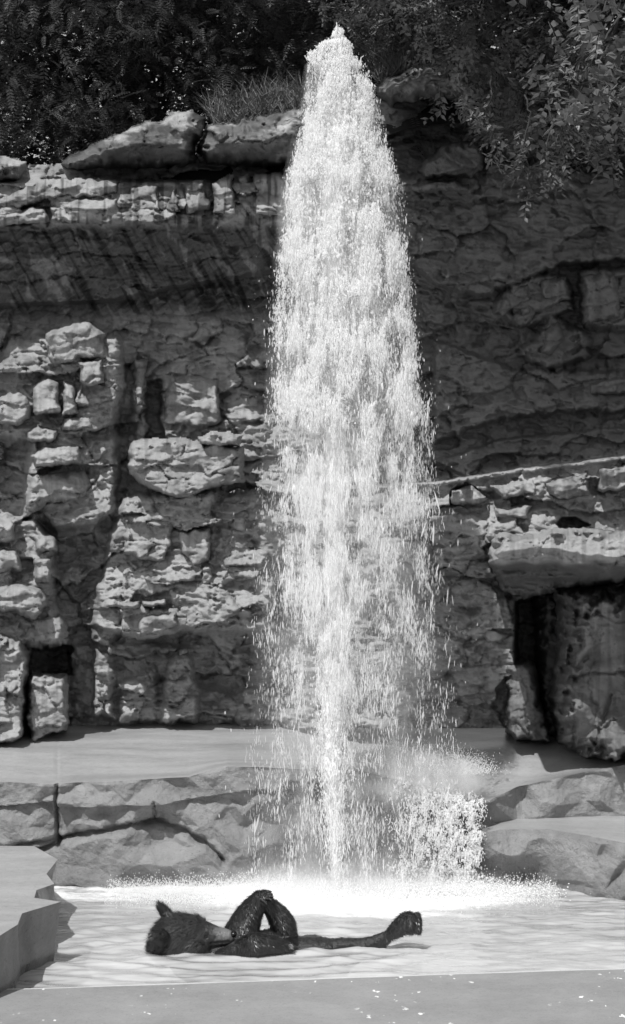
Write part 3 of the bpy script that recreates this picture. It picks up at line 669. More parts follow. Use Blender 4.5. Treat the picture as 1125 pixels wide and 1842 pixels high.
for k, (u0_, u1_, v0_, v1_, lab) in enumerate([(955, 1200, -60, 215, 'large leaved branch reaching forward in the top right corner')]):
    r = np.random.default_rng(160); s = empty('branch', lab, 'branch', loc=P(1150, -40, 15.2)); bpy.context.view_layer.update()
    n = 130; pu = r.uniform(u0_, u1_, n); pv = v1_-(v1_-v0_)*r.random(n)**.8-.5*np.clip(1010-pu, 0, 200); pos = np.stack(P(pu, pv, r.uniform(14.1, 15.0, n)), -1)
    v, f = realise(*spray_tmpl(6, .62, 4), pos, r.uniform(-np.pi, np.pi, n), r.normal(.5, .4, n), r.normal(0, .5, n), r.uniform(.2, .34, n))
    o = mesh('leaves', v, f, M_LEAFB, smooth=False); o['kind'] = 'stuff'; child_world(o, s)
    v, f = join([tube(curved(P(1180, -120, 15.2), pos[q], 10, .05, .02, q), [.02, .004], 5) for q in range(0, n, 12)]); child_world(mesh('twigs', v, f, M_BARK), s)
# canopy above the frame: the same trees go on over the viewer's right and shade the right-hand wall
for k, (Xc, Yc, Zc, lab) in enumerate([(1.0, 17.0, 8.3, 'big tree leaning out above the middle of the right-hand wall'), (3.7, 17.0, 8.3, 'big tree leaning out above the right end of the cliff')]):
    r = np.random.default_rng(190+k); t = empty('tree', lab, 'tree', 'trees leaning over the cliff', loc=(Xc+.6, 19.4, 6.9)); bpy.context.view_layer.update()
    v, f = join([tube(curved((Xc+.6, 19.4, 6.6), (Xc, Yc, Zc+.2), 12, -.3, .03, k), [.14, .05], 8)]+[tube(curved((Xc, Yc+.8, Zc), (Xc+r.uniform(-1.2, 1.2), Yc+r.uniform(-.8, .8), Zc+r.uniform(-.3, .6)), 8, 0, .03, q), [.04, .01], 5) for q in range(6)])
    child_world(mesh('trunk', v, f, M_BARK), t)
    ncl = 270; cc = np.stack([r.uniform(-1.7, 1.6, ncl)+Xc, r.uniform(-1.9, .9, ncl)+Yc, Zc+r.uniform(-.35, .8, ncl)], -1)
    cc = cc[(cc[:, 0] > 1.6) | (cc[:, 1] < 16.2)]; ncl = len(cc)
    pos = (cc[:, None, :]+r.normal(0, 1, (ncl, 14, 3))*.16).reshape(-1, 3); n = len(pos)
    v, f = realise(*spray_tmpl(7, .6, 9), pos, r.uniform(-np.pi, np.pi, n), r.normal(.2, .4, n), r.normal(0, .4, n), r.uniform(.25, .42, n))
    o = mesh('crown', v, f, M_LEAFB, smooth=False); o['kind'] = 'stuff'; child_world(o, t)
VINES = [([(805,110),(830,165),(862,215),(905,262)], 15.7, 'thin vine slanting down to the ledge of the dark gap'),
         ([(945,170),(946,240),(944,300),(952,352)], 15.3, 'longest hanging vine, ending in a leafy tip beside the dark wall'),
         ([(985,180),(986,250),(990,300),(985,335)], 15.4, 'straight hanging vine just right of the longest one'),
         ([(1020,170),(1012,220),(1020,270),(1004,318)], 15.2, 'hanging vine with a crooked stem and small tip leaves'),
         ([(1060,150),(1075,200),(1090,260),(1106,296)], 15.2, 'bare looped vine tip near the right edge'),
         ([(880,140),(876,190),(892,250),(870,290)], 15.6, 'short leafy vine in front of the dark recess'),
         ([(1085,140),(1100,190),(1118,235),(1122,262)], 15.1, 'feathery vine at the right edge of the picture')]
for k, (pp, Yv, lab) in enumerate(VINES):
    r = np.random.default_rng(230+k); w3 = np.array([P(u, v, Yv+.02*i) for i, (u, v) in enumerate(pp)]); tt = np.linspace(0, len(pp)-1, 26)
    path = np.stack([np.interp(tt, range(len(pp)), w3[:, j]) for j in range(3)], -1)+r.normal(0, .008, (26, 3)); path[:, 0] += .03*np.sin(tt*3)
    t = empty('hanging_vine', lab, 'vine', 'vines hanging down the right wall', loc=tuple(w3[0])); bpy.context.view_layer.update()
    v, f = tube(path, [.008, .004], 5); child_world(mesh('stem', v, f, M_BARK), t)
    n = 46; q = r.uniform(.15, 1, n)**.8*25; pos = np.stack([np.interp(q, range(26), path[:, j]) for j in range(3)], -1)+r.normal(0, .02, (n, 3))
    lt, lf = leaf_tmpl(1, .5); v, f = realise(lt, np.array(lf), pos, r.uniform(-np.pi, np.pi, n), r.normal(.4, .5, n), r.normal(0, .5, n), r.uniform(.035, .085, n))
    tips = np.repeat(path[[12, 18, 24]], 3, 0)+r.normal(0, .05, (9, 3)); v2, f2 = realise(*spray_tmpl(6, .45, k), tips, r.uniform(-np.pi, np.pi, 9), r.normal(.5, .3, 9), r.normal(0, .4, 9), r.uniform(.12, .2, 9))
    v, f = join([(v, f), (v2, f2)]); o = mesh('leaves', v, f, M_LEAFB, smooth=False); o['kind'] = 'stuff'; child_world(o, t)
def tuft(name, lab, us_, vs_, Yt, n, ln, seed):
    r = np.random.default_rng(seed); u = r.uniform(*us_, n); tt = (u-us_[0])/(us_[1]-us_[0]); v0 = vs_[0]+(vs_[1]-vs_[0])*tt+r.uniform(-6, 12, n)
    b = np.stack(P(u, v0, Yt+r.uniform(-.15, .5, n)), -1); L = r.uniform(.4, 1, n)*ln; a = r.uniform(-.9, .9, n); bend = r.uniform(-.5, .5, n)
    wv = .0035; m = b+np.stack([L*.5*np.sin(a), r.normal(0, .05, n), L*.55*np.cos(a)], -1); tp = b+np.stack([L*(np.sin(a)+bend*.6), r.normal(0, .08, n), L*(np.cos(a)-abs(bend)*.35)], -1)
    s = np.array([wv, 0, 0]); V_ = np.stack([b-s, b+s, m+s, m-s, tp+s*.2, tp-s*.2], 1).reshape(-1, 3); k = np.arange(n)[:, None]*6
    return tag(mesh(name, V_, np.concatenate([k+[0, 1, 2, 3], k+[3, 2, 4, 5]]), M_GRASS, smooth=False), lab, 'grass', kind='stuff')
tuft('grass', 'dry grass growing behind the flat pale-topped slab', (385, 560), (215, 182), 18.3, 900, .42, 5)
tuft('grass', 'pale grass mound above the slab right of the jet', (675, 800), (135, 95), 18.2, 1600, .45, 6)
v, f = join([tube(curved(P(628, 70, 18), P(628+q[0], q[1], 18.4), 8, -.03, .01, i), [.006, .003], 5) for i, q in enumerate([(110, 2), (70, 8), (140, -5), (50, 15)])])
tag(mesh('dry_stalks', v, f, M_GRASS), 'few long dry stalks leaning right behind the jet top', 'stalks')

# ------------------------------------------------------------------ moving water
def gn_drops(name, pos, sc, mat, parent=None, rot=None, sub=1):
    """many small drops: one point each, a small ball scaled per point"""
    n = len(pos); me = bpy.data.meshes.new(name); me.vertices.add(n); me.vertices.foreach_set('co', np.asarray(pos, np.float32).ravel())
    a = me.attributes.new('sc', 'FLOAT_VECTOR', 'POINT'); a.data.foreach_set('vector', np.asarray(sc, np.float32).ravel())
    a = me.attributes.new('rt', 'FLOAT_VECTOR', 'POINT'); a.data.foreach_set('vector', np.asarray(rot if rot is not None else np.zeros((n, 3)), np.float32).ravel())
    o = bpy.data.objects.new(name, me); C.objects.link(o); me.materials.append(mat)
    g = bpy.data.node_groups.new(name, 'GeometryNodeTree')
    g.interface.new_socket('Geometry', in_out='INPUT', socket_type='NodeSocketGeometry'); g.interface.new_socket('Geometry', in_out='OUTPUT', socket_type='NodeSocketGeometry')
    N = g.nodes; gi = N.new('NodeGroupInput'); go = N.new('NodeGroupOutput'); ip = N.new('GeometryNodeInstanceOnPoints')
    b = N.new('GeometryNodeMeshIcoSphere'); b.inputs['Radius'].default_value = 1; b.inputs['Subdivisions'].default_value = sub
    sm = N.new('GeometryNodeSetShadeSmooth'); ms = N.new('GeometryNodeSetMaterial'); ms.inputs['Material'].default_value = mat
    A = []
    for nm in ('sc', 'rt'):
        q = N.new('GeometryNodeInputNamedAttribute'); q.data_type = 'FLOAT_VECTOR'; q.inputs['Name'].default_value = nm; A.append(q)
    l = g.links.new; l(gi.outputs[0], ip.inputs['Points']); l(b.outputs['Mesh'], sm.inputs[0]); l(sm.outputs[0], ms.inputs[0]); l(ms.outputs[0], ip.inputs['Instance'])
    l(A[0].outputs['Attribute'], ip.inputs['Scale']); l(A[1].outputs['Attribute'], ip.inputs['Rotation']); l(ip.outputs[0], go.inputs[0])
    o.modifiers.new('drops', 'NODES').node_group = g
    if parent is not None: child_world(o, parent)
    o['kind'] = 'stuff'
    return o
fount = empty('fountain', 'tall white water jet rising from the pool and raining back down', 'fountain', loc=(JX, JY, 0)); bpy.context.view_layer.update()
LT = [(38,602),(60,600),(70,595),(77,577),(90,565),(97,553),(137,547),(184,541),(255,524),(313,508),(401,495),(489,488),(600,482),(700,478),(800,472),(900,466),(1000,459),(1200,450),(1400,442),(1600,436)]
RT = [(38,611),(60,622),(79,632),(96,638),(111,650),(128,664),(161,680),(231,694),(269,708),(313,722),(400,740),(500,750),(600,764),(700,778),(800,794),(900,802),(1000,810),(1200,822),(1400,835),(1600,845)]
def envelope(v):
    v = np.asarray(v, float); k = 1+1.2*(1-sstep(90, 260, v)); return tab(LT, v)+k*4.5*fbm(v/13, v*0+3, 940, 3)+1.5*k*fbm(v/4, v*0, 942, 2), tab(RT, v)+k*4.5*fbm(v/15, v*0+7, 941, 3)
r = np.random.default_rng(400)
def density(u, v, th):
    """share of the envelope filled with water at a place, 0..1"""
    Lx, Rx = envelope(v); t = (u-Lx)/(Rx-Lx)
    edge = sstep(0, .22, t)*sstep(0, .22, 1-t)
    top = 1-sstep(420, 900, v)
    low = .06+.24*(1-sstep(650, 1150, v))
    left = np.exp(-((t-.36)/.26)**2)*(.75*(1-sstep(900, 1500, v))+.25)
    right = .55*np.exp(-((t-.82)/.16)**2)*(1-sstep(800, 1300, v))
    core = 1.3*np.exp(-((u-603)/22)**2)*(1-sstep(1150, 1300, v))
    d = edge*(top*1.0+(1-top)*(low*.6+(.42-.20*sstep(850, 1250, v))*left+.7*right*(1-.4*sstep(700, 1000, v))))+core*(1-top)+.03
    cl = .12+1.6*sstep(-.3, .5, fbm(u/34, v/85, 950, 4)+.35*fbm(u/9, v/30+th, 951, 2))
    return np.clip(d*cl, 0, 1.4)/1.4
def sample(n, v0, v1, seed, power=1.0, wide=1.0):
    r = np.random.default_rng(seed); out = []; got = 0
    while got < n:
        m = n*3; v = v0+(v1-v0)*r.random(m)**power; th = r.uniform(0, 2*np.pi, m); rho = np.sqrt(r.random(m))*wide
        Lx, Rx = envelope(v); u = (Lx+Rx)/2+rho*np.cos(th)*(Rx-Lx)/2; dep = rho*np.sin(th)*(Rx-Lx)/2/F*15*.6
        k = r.random(m) < density(u, v, np.round(th))
        q = np.stack([u, v, dep], -1)[k]; out.append(q); got += len(q)
    return np.concatenate(out)[:n]
def to3(q): 
    x, y, z = P(q[:, 0], q[:, 1], np.full(len(q), 15.0)); return np.stack([x, 15.0+q[:, 2], z], -1)
def clip_ground(p, s, rt=None):
    ground = np.where(p[:, 1] > 15.32, .84, 0.0); k = p[:, 2] > ground; return (p[k], s[k]) if rt is None else (p[k], s[k], rt[k])
def drop_set(name, n, v0, v1, seed, w, l, stretch, power=1, wide=1.0):
    q = sample(n, v0, v1, seed, power, wide); r = np.random.default_rng(seed+1)
    s = np.exp(r.normal(0, .38, len(q))); wv = r.uniform(*w, len(q))*s
    fall = .6+.9*sstep(150, 1100, q[:, 1])
    lv = wv*(1+(r.uniform(*stretch, len(q))-1)*fall)
    p, sc, rt = clip_ground(to3(q), np.stack([wv, wv, lv], -1), np.stack([r.normal(0, .12, len(q)), r.normal(0, .12, len(q)), q[:, 0]*0], -1))
    return gn_drops(name, p, sc, M_DROP, fount, rt)
drop_set('crest_drops', 70000, 50, 760, 411, (.0016, .0042), 0, (1.5, 4.5), 1.0)
drop_set('falling_drops', 24000, 300, 1600, 413, (.0014, .0034), 0, (4, 10), 1.0)
drop_set('fine_spray', 230000, 60, 1600, 415, (.0007, .0015), 0, (4, 12), .85, 1.04)
drop_set('stray_drops', 5000, 90, 1600, 417, (.0015, .0042), 0, (1.5, 5), .8, 1.3)
# big torn lumps of water in the upper plume and round the rising column
q = sample(1500, 60, 1100, 421, 1.3, .8); r = np.random.default_rng(422)
rt = np.stack([r.normal(0, .3, len(q)), r.normal(0, .3, len(q)), r.uniform(0, 6, len(q))], -1); wv = r.uniform(.004, .009, len(q)); wv *= 1-.4*sstep(500, 1000, q[:, 1])
p, s, rt = clip_ground(to3(q), np.stack([wv, wv*r.uniform(.5, 1, len(q)), wv*r.uniform(1.2, 2.6, len(q))], -1), rt)
gn_drops('water_clots', p, s, M_DROP, fount, rt, 2)
# the rising jet: a torn, lumpy column that widens upwards
nv, na = 420, 40; vv_ = np.linspace(1592, 60, nv)[:, None]*np.ones((1, na)); an = np.linspace(0, 2*np.pi, na, endpoint=False)[None]*np.ones((nv, 1))
wid = tab([(60, 3), (90, 12), (200, 20), (600, 18), (900, 15), (1100, 15), (1250, 18), (1400, 16), (1500, 9), (1592, 5)], vv_)
cen = tab([(60, 607), (300, 606), (900, 603), (1300, 602), (1400, 599), (1500, 603), (1592, 605.5)], vv_)+3*fbm(vv_/40, vv_*0, 960, 3)
wid = wid*(1+.45*fbm(an*1.6, vv_/26, 961, 4)*sstep(1590, 1450, vv_)*1.0+.35*np.abs(fbm(an*4, vv_/9, 962, 3))*(1-sstep(1480, 1590, vv_)))
xx = cen+wid*np.cos(an); X, Y, Z = P(xx, vv_, 15.0); Yv = 15.0+wid*np.sin(an)/F*15
idx = (np.arange(nv-1)[:, None]*na+np.arange(na)[None]).ravel(); nxt = (np.arange(nv-1)[:, None]*na+(np.arange(na)+1)[None] % na).ravel()
o = mesh('jet_column', np.stack([X, Yv, Z], -1).reshape(-1, 3), np.stack([idx, nxt, nxt+na, idx+na], 1), M_FOAM); child_world(o, fount)
r = np.random.default_rng(426); n = 26000; v_ = r.uniform(1100, 1590, n); c_ = np.interp(v_, [1100, 1300, 1400, 1500, 1592], [602, 602, 599, 603, 605.5]); w_ = np.interp(v_, [1100, 1250, 1400, 1500, 1592], [22, 21, 17, 9, 6])
q = np.stack([c_+r.normal(0, .62, n)*w_, v_, r.normal(0, .55, n)*w_/F*15], -1); wv = r.uniform(.0015, .0045, n)
gn_drops('jet_drops', to3(q), np.stack([wv, wv, wv*r.uniform(2, 5, n)], -1), M_FOAM, fount)
shv, shf, base_ = [], [], 0
for q, rho in enumerate((.3, .6, .88)):
    vr = np.arange(62, 900, 1.5); na = 330; A, V_ = np.meshgrid(np.linspace(0, 2*np.pi, na), vr); Le, Re = envelope(V_); rw = rho+.10*fbm(A*2, V_/30, 1000+q, 3)
    uu_ = (Le+Re)/2+rw*np.cos(A)*(Re-Le)/2; yy_ = 15.0+rw*np.sin(A)*(Re-Le)/2/F*15*.6
    s1 = 1.2+2.2*(V_-60)/840
    net = np.abs(fbm(uu_/7+q*9, V_/(9*s1)+A, 1010+q, 3, .6)); cl = fbm(uu_/26, V_/60, 1020+q, 3)
    t_ = (uu_-Le)/(Re-Le); lim = (.075+.10*cl+.05*np.exp(-((t_-.4)/.3)**2))*(1-sstep(450, 900, V_))
    keep_ = net < lim
    X, Y, Z = P(uu_, V_, yy_); yy_ = yy_+.01*fbm(uu_/5, V_/8, 1030, 2)
    f = gridfaces(*uu_.shape); f = f[keep_.ravel()[f].sum(1) >= 3]; vv4, f, _a = compact(np.stack([X, yy_, Z], -1).reshape(-1, 3), f, {})
    shv.append(vv4); shf.append(f+base_); base_ += len(vv4)
o = mesh('water_sheets', np.concatenate(shv), np.concatenate(shf), M_DROP); o['kind'] = 'stuff'; child_world(o, fount)
# the mist that hangs in the falling water
def fcurve(t, x, pts):
    n = t.new('ShaderNodeFloatCurve'); c = n.mapping.curves[0]
    while len(c.points) < len(pts): c.points.new(.5, .5)
    for p_, (a, b) in zip(c.points, pts): p_.location = (a, b); p_.handle_type = 'VECTOR'
    n.mapping.update(); t.link(x, n.inputs['Value']); return n.outputs[0]
def mist_material(name, expr):
    t = NT(name); t.n.remove(t.b); g = t.new('ShaderNodeNewGeometry'); sp_ = t.new('ShaderNodeSeparateXYZ'); t.link(g.outputs['Position'], sp_.inputs[0])
    v = t.new('ShaderNodeVolumePrincipled'); v.inputs['Color'].default_value = (1, 1, 1, 1); v.inputs['Anisotropy'].default_value = 0.0
    t.link(expr(t, *sp_.outputs[:3]), v.inputs['Density']); t.link(v.outputs[0], t.out.inputs['Volume']); return t.m
def plume_density(t, x, y, z):
    zn = t.math('DIVIDE', z, 7.0)
    zs = lambda v: (HC+(HY-v)/F*15)/7.0
    vs_ = (1590, 1200, 900, 600, 400, 250, 150, 100, 60)
    cx_ = fcurve(t, zn, [(zs(v), .5+((envelope(v)[0]+envelope(v)[1])/2-CX)/F*15) for v in vs_])
    w_ = fcurve(t, zn, [(zs(v), (envelope(v)[1]-envelope(v)[0])/2/F*15) for v in vs_])
    d_ = fcurve(t, zn, [(0, .12), (zs(1300), .10), (zs(1000), .17), (zs(800), .24), (zs(550), .45), (zs(350), .8), (zs(150), 1), (zs(100), .9)])
    dx = t.math('SUBTRACT', x, t.math('SUBTRACT', cx_, .5)); dx = t.math('DIVIDE', t.math('ADD', dx, t.math('MULTIPLY', w_, .08)), w_)
    dy = t.math('DIVIDE', t.math('DIVIDE', t.math('SUBTRACT', y, 15.0), .65), w_)
    rr_ = t.math('ADD', t.math('MULTIPLY', dx, dx), t.math('MULTIPLY', dy, dy))
    fall = t.math('SUBTRACT', 1.0, rr_, True)
    nz = t.ramp(t.noise(5, 5, .7, t.coord((1, 1, .28))), [(.44, .02), (.66, 1)])
    return t.math('MULTIPLY', t.math('MULTIPLY', t.math('MULTIPLY', fall, d_), nz), 11.0)
vr = np.array([1592, 1400, 1200, 1000, 800, 600, 450, 350, 250, 180, 120, 90, 62]); na = 28; A, V_ = np.meshgrid(np.linspace(0, 2*np.pi, na, endpoint=False), vr)
Le, Re = envelope(V_); uu_ = (Le+Re)/2+1.02*np.cos(A)*(Re-Le)/2; yy_ = 15.0+np.sin(A)*(Re-Le)/2/F*15*.68; X = (uu_-CX)/F*15; Z = HC+(HY-V_)/F*15
Z[0] = .03; nr = len(vr)
ii = (np.arange(nr-1)[:, None]*na+np.arange(na)[None]).ravel(); nx_ = (np.arange(nr-1)[:, None]*na+(np.arange(na)+1)[None] % na).ravel()
hv_ = np.concatenate([np.stack([X, yy_, Z], -1).reshape(-1, 3), [[X[0].mean(), 15, .03], [X[-1].mean(), 15, Z[-1, 0]]]]); nb = nr*na
fq = [tuple(q) for q in np.stack([ii, nx_, nx_+na, ii+na], 1).tolist()]+[(nb, (k+1) % na, k) for k in range(na)]+[(nb+1, (nr-1)*na+k, (nr-1)*na+(k+1) % na) for k in range(na)]
me = bpy.data.meshes.new('mist'); me.from_pydata(hv_.tolist(), [], fq); me.materials.append(mist_material('falling_mist', plume_density))
o = bpy.data.objects.new('mist', me); C.objects.link(o); o['kind'] = 'stuff'; child_world(o, fount)
def puff(name, c, rad, dens, parent=None):
    def ex(t, x, y, z):
        q = [t.math('DIVIDE', t.math('SUBTRACT', a, b), rd) for a, b, rd in zip((x, y, z), c, rad)]
        r2 = t.math('ADD', t.math('MULTIPLY', q[0], q[0]), t.math('ADD', t.math('MULTIPLY', q[1], q[1]), t.math('MULTIPLY', q[2], q[2])))
        f_ = t.math('SUBTRACT', 1.0, r2, True); nz = t.ramp(t.noise(6, 5, .7), [(.35, .1), (.65, 1)])
        return t.math('MULTIPLY', t.math('MULTIPLY', t.math('MULTIPLY', f_, f_), nz), dens)
    v, f = sphv(c, rad); me = bpy.data.meshes.new(name); me.from_pydata(v, [], f); me.materials.append(mist_material(name, ex))
    o = bpy.data.objects.new(name, me); C.objects.link(o); o['kind'] = 'stuff'
    if parent is not None: child_world(o, parent)
    return o
def sphv(c, rad):
    nu, nv_ = 20, 10; a = np.linspace(0, 2*np.pi, nu, endpoint=False); b = np.linspace(.1, np.pi-.1, nv_); A, B = np.meshgrid(a, b)
    v = np.stack([c[0]+rad[0]*np.cos(A)*np.sin(B), c[1]+rad[1]*np.sin(A)*np.sin(B), c[2]+rad[2]*np.cos(B)], -1).reshape(-1, 3)
    f = [(i*nu+j, i*nu+(j+1) % nu, (i+1)*nu+(j+1) % nu, (i+1)*nu+j) for i in range(nv_-1) for j in range(nu)]
    return v.tolist(), [q[::-1] for q in f]+[tuple(range(nu)), tuple((nv_-1)*nu+j for j in range(nu))[::-1]]
puff('splash_mist', (JX+.1, 14.85, .02), (1.5, .55, .34), 3.8, fount)
# spikes thrown up at the crest
r = np.random.default_rng(430); parts = []
for (ua, va, ub, vb, wd) in [(606,110,606,40,.030),(600,110,612,62,.03),(590,110,586,78,.022),(580,110,566,82,.02),(572,120,552,92,.02),(620,115,632,78,.022),(612,100,617,55,.02),(596,100,595,66,.018),(584,100,574,80,.015),(642,130,654,100,.015),(560,110,549,100,.014)]:
    parts.append(tube(curved(P(ua, va, 15), P(ub, vb, 14.97), 10, 0, .010, int(ua)), [wd, wd*.8, wd*.4, .003], 8))
v, f = join(parts); child_world(mesh('crest_spikes', v, f, M_DROP), fount)
n = 2600; th = r.uniform(0, 6.28, n); q = np.stack([604+r.normal(0, 1, n)*26, 122-np.abs(r.normal(0, 26, n)), r.normal(0, .06, n)], -1)
le, re = envelope(q[:, 1]); kk = (q[:, 1] > 40) & (q[:, 0] > le+3) & (q[:, 0] < re-3); q = q[kk]; wv = r.uniform(.002, .007, len(q))
gn_drops('crest_spray', to3(q), np.stack([wv, wv, wv*r.uniform(1, 2.2, len(q))], -1), M_DROP, fount)
# the ring of white foam where the jet leaves the pool
n = 4500; a = r.uniform(0, 2*np.pi, n); rr = np.sqrt(r.random(n)); px = JX+rr*np.cos(a)*.95; py = 14.75+rr*np.sin(a)*.5
wv = r.uniform(.002, .007, n)*(1.2-rr); pz = .02+wv*.5+.03*np.abs(fbm(px*5, py*5, 970, 3))
gn_drops('foam', np.stack([px, py, pz], -1), np.stack([wv*1.6, wv*1.6, wv*.7], -1), M_FOAM, fount)

# water pouring off the lowest part of the terrace edge
casc = empty('cascade', 'white cascade spilling over the lowest part of the terrace edge', 'waterfall', loc=(1.0, 15.2, 0)); bpy.context.view_layer.update()
r = np.random.default_rng(440); n = 16000
u = 690+178*r.beta(2.4, 1.5, n)+r.normal(0, 5, n); hz = r.random(n)**.85; zt = zT(u)+.03+np.abs(r.normal(0, .03, n)); z = zt*(1-hz)
yb = yT(u)-.10-.22*np.sqrt(hz)*r.uniform(.6, 1.2, n); px = (u-CX)/F*yT(u)-.03*hz+.02*fbm(u/12, hz*6, 980, 3)
k = r.random(n) < np.clip(.25+1.6*fbm(px*11, z*7, 981, 4)+.35*sstep(770, 860, u), .04, 1); wv = r.uniform(.002, .0062, n); st = r.uniform(1.2, 4, n)
gn_drops('cascade_drops', np.stack([px, yb, z], -1)[k], np.stack([wv, wv, wv*st], -1)[k], M_DROP, casc, np.stack([r.normal(0, .3, n), r.normal(0, .5, n), u*0], -1)[k])
us_ = np.arange(690, 876, 1.2); hh_ = np.linspace(0, 1, 190)
for q in range(2):
    Ug, Hg = np.meshgrid(us_, hh_); zz = (zT(Ug)+.015)*(1-Hg**1.0); yy_ = yT(Ug)-.13-.07*q-.20*np.sqrt(Hg)+.03*fbm(Ug/10, Hg*6, 1050+q, 3)
    xx_ = (Ug-CX)/F*yT(Ug)-.04*Hg; net = np.abs(fbm(Ug/6.5+.15*Hg*60, Hg*11+q*5, 1060+q, 3, .6))
    lim = .16*sstep(690, 790, Ug)*(1-.45*Hg)*(1+.6*fbm(Ug/20, Hg*3, 1070, 2))+.02*(1-Hg)
    kp_ = (net < lim) & (Ug < 868-14*Hg+8*fbm(Hg*9, Hg*0, 1071, 2))
    f = gridfaces(*Ug.shape); f = f[kp_.ravel()[f].sum(1) >= 3]; vv4, f, _a = compact(np.stack([xx_, yy_, zz], -1).reshape(-1, 3), f, {})
    o = mesh('water_sheet', vv4, f, M_DROP); o['kind'] = 'stuff'; child_world(o, casc)
puff('splash_mist', (.62, 15.60, .78), (.95, .55, .24), 34.0, casc)
n = 5000; px = r.normal(.95, .35, n); py = 14.85+r.normal(0, .16, n); wv = r.uniform(.002, .006, n); pz = .02+np.abs(r.normal(0, .03, n))
gn_drops('foam', np.stack([px, py, pz], -1), np.stack([wv*1.4, wv*1.4, wv*.8], -1), M_FOAM, casc)
n = 110000; px = np.concatenate([r.normal(.75, .20, n//2), r.normal(.65, .36, n//2)]); py = 15.45+np.abs(r.normal(0, .35, n)); bz = .84
pz = bz+np.abs(r.normal(0, .06, n))+.03*r.random(n); k = (px > .1) & (px < 1.45+r.normal(0, .1, n)); wv = r.uniform(.0012, .0035, n)
spl = gn_drops('splash_spray', np.stack([px, py, pz], -1)[k], np.stack([wv, wv, wv*1.6], -1)[k], M_DROP)
tag(spl, 'low white splash where falling water hits the terrace behind the cascade', 'spray', kind='stuff')
n = 50000; px = r.normal(.1, 1.0, n); py = 14.9+r.normal(0, .22, n); pz = np.abs(r.normal(0, .05, n)); wv = r.uniform(.001, .0035, n); k = (px > -1.6) & (px < 1.9)
sp2 = gn_drops('surface_spray', np.stack([px, py, pz], -1)[k], np.stack([wv, wv, wv*2], -1)[k], M_DROP)
tag(sp2, 'fine spray bouncing off the pool in front of the terrace wall', 'spray', kind='stuff')

# ------------------------------------------------------------------ the bear
M_FUR = None
def fur_material():
    t = NT('wet_dark_fur'); pale = t.attr('pale')
    base = t.ramp(t.noise(30, 5, .7, t.coord((1, 1, .4))), [(.3, .005), (.7, .016)])
    mx = t.new('ShaderNodeMix', data_type='RGBA'); t.link(pale, mx.inputs[0]); t.link(base, mx.inputs[6]); mx.inputs[7].default_value = (.16, .16, .16, 1)
    t.link(mx.outputs[2], t.b.inputs['Base Color']); t.b.inputs['Roughness'].default_value = .3; t.b.inputs['Specular IOR Level'].default_value = .5
    t.link(t.bump(t.noise(90, 4, .7, t.coord((1, 1, .35))), .8, .01), t.b.inputs['Normal'])
    return t.m
M_FUR = fur_material(); M_STRAND = simple('face_fur_strands', .045, .4, .5); M_STRANDD = simple('dark_fur_strands', .025, .32, .5); M_NOSE = simple('wet_nose', .008, .15, .6); M_CLAW = simple('claw', .12, .3, .5)
bear = empty('bear', 'dark wet bear floating on its back, one paw holding its raised hind foot', 'bear', loc=(P(420, 1700, 13)[0], 13.0, 0)); bpy.context.view_layer.update()
def sph(c, rx, ry, rz, rot=None):
    nu, nv_ = 20, 12; a = np.linspace(0, 2*np.pi, nu, endpoint=False); b = np.linspace(.06, np.pi-.06, nv_)
    A, B = np.meshgrid(a, b); v = np.stack([rx*np.cos(A)*np.sin(B), ry*np.sin(A)*np.sin(B), rz*np.cos(B)], -1).reshape(-1, 3)
    if rot is not None: v = v @ np.array(rot).T
    f = [[i*nu+j, i*nu+(j+1) % nu, (i+1)*nu+(j+1) % nu, (i+1)*nu+j] for i in range(nv_-1) for j in range(nu)]
    f = [tuple(q[::-1]) for q in f]+[tuple(range(nu)), tuple((nv_-1)*nu+j for j in range(nu))[::-1]]
    return (v+np.array(c)).tolist(), f
prims = []
def ell(u, v, Y, rx, ry, rz, rot=None): prims.append(sph(P(u, v, Y), rx, ry, rz, rot))
def limb(pts):
    for (a, b) in zip(pts[:-1], pts[1:]):
        A, B = np.array(P(*a[:3])), np.array(P(*b[:3])); d = np.linalg.norm(B-A); n = max(2, int(d/(.3*min(a[3], b[3])))+1)
        for k in range(n+1):
            t = k/n; c = A*(1-t)+B*t; rr = a[3]*(1-t)+b[3]*t; prims.append(sph(c, rr, rr, rr))
# head in profile, crown to the left, muzzle to the right
ell(322, 1691, 12.98, .195, .18, .182); ell(345, 1683, 12.97, .145, .14, .140); ell(350, 1704, 12.92, .125, .13, .11)
ell(300, 1703, 12.96, .13, .14, .13); ell(330, 1664, 13.02, .12, .10, .070); ell(350, 1672, 12.98, .10, .10, .085)
limb([(366, 1684, 12.94, .100), (390, 1686, 12.93, .074), (408, 1686, 12.93, .056)]); ell(414, 1683, 12.93, .028, .036, .032)
limb([(365, 1702, 12.94, .075), (400, 1701, 12.94, .036)])
# far ear standing up, near ear turned to the viewer
limb([(305, 1652, 13.06, .045), (297, 1642, 13.06, .038), (290, 1632, 13.06, .026)])
ell(287, 1690, 12.80, .068, .032, .078); ell(296, 1690, 12.84, .06, .06, .06)
# neck, chest, belly just under the surface
limb([(345, 1722, 13.0, .16), (400, 1742, 13.0, .20), (470, 1752, 13.0, .225), (540, 1748, 13.05, .21), (590, 1735, 13.05, .155)])
# far foreleg reaching up to the foot
limb([(428, 1705, 13.12, .13), (434, 1680, 13.12, .122), (444, 1654, 13.12, .100), (455, 1634, 13.1, .078), (466, 1620, 13.08, .064), (477, 1615, 13.06, .054)])
ell(470, 1712, 12.93, .24, .16, .085)
ell(480, 1716, 12.98, .30, .16, .10); ell(555, 1705, 13.03, .26, .13, .078); ell(625, 1699, 13.02, .22, .075, .046)
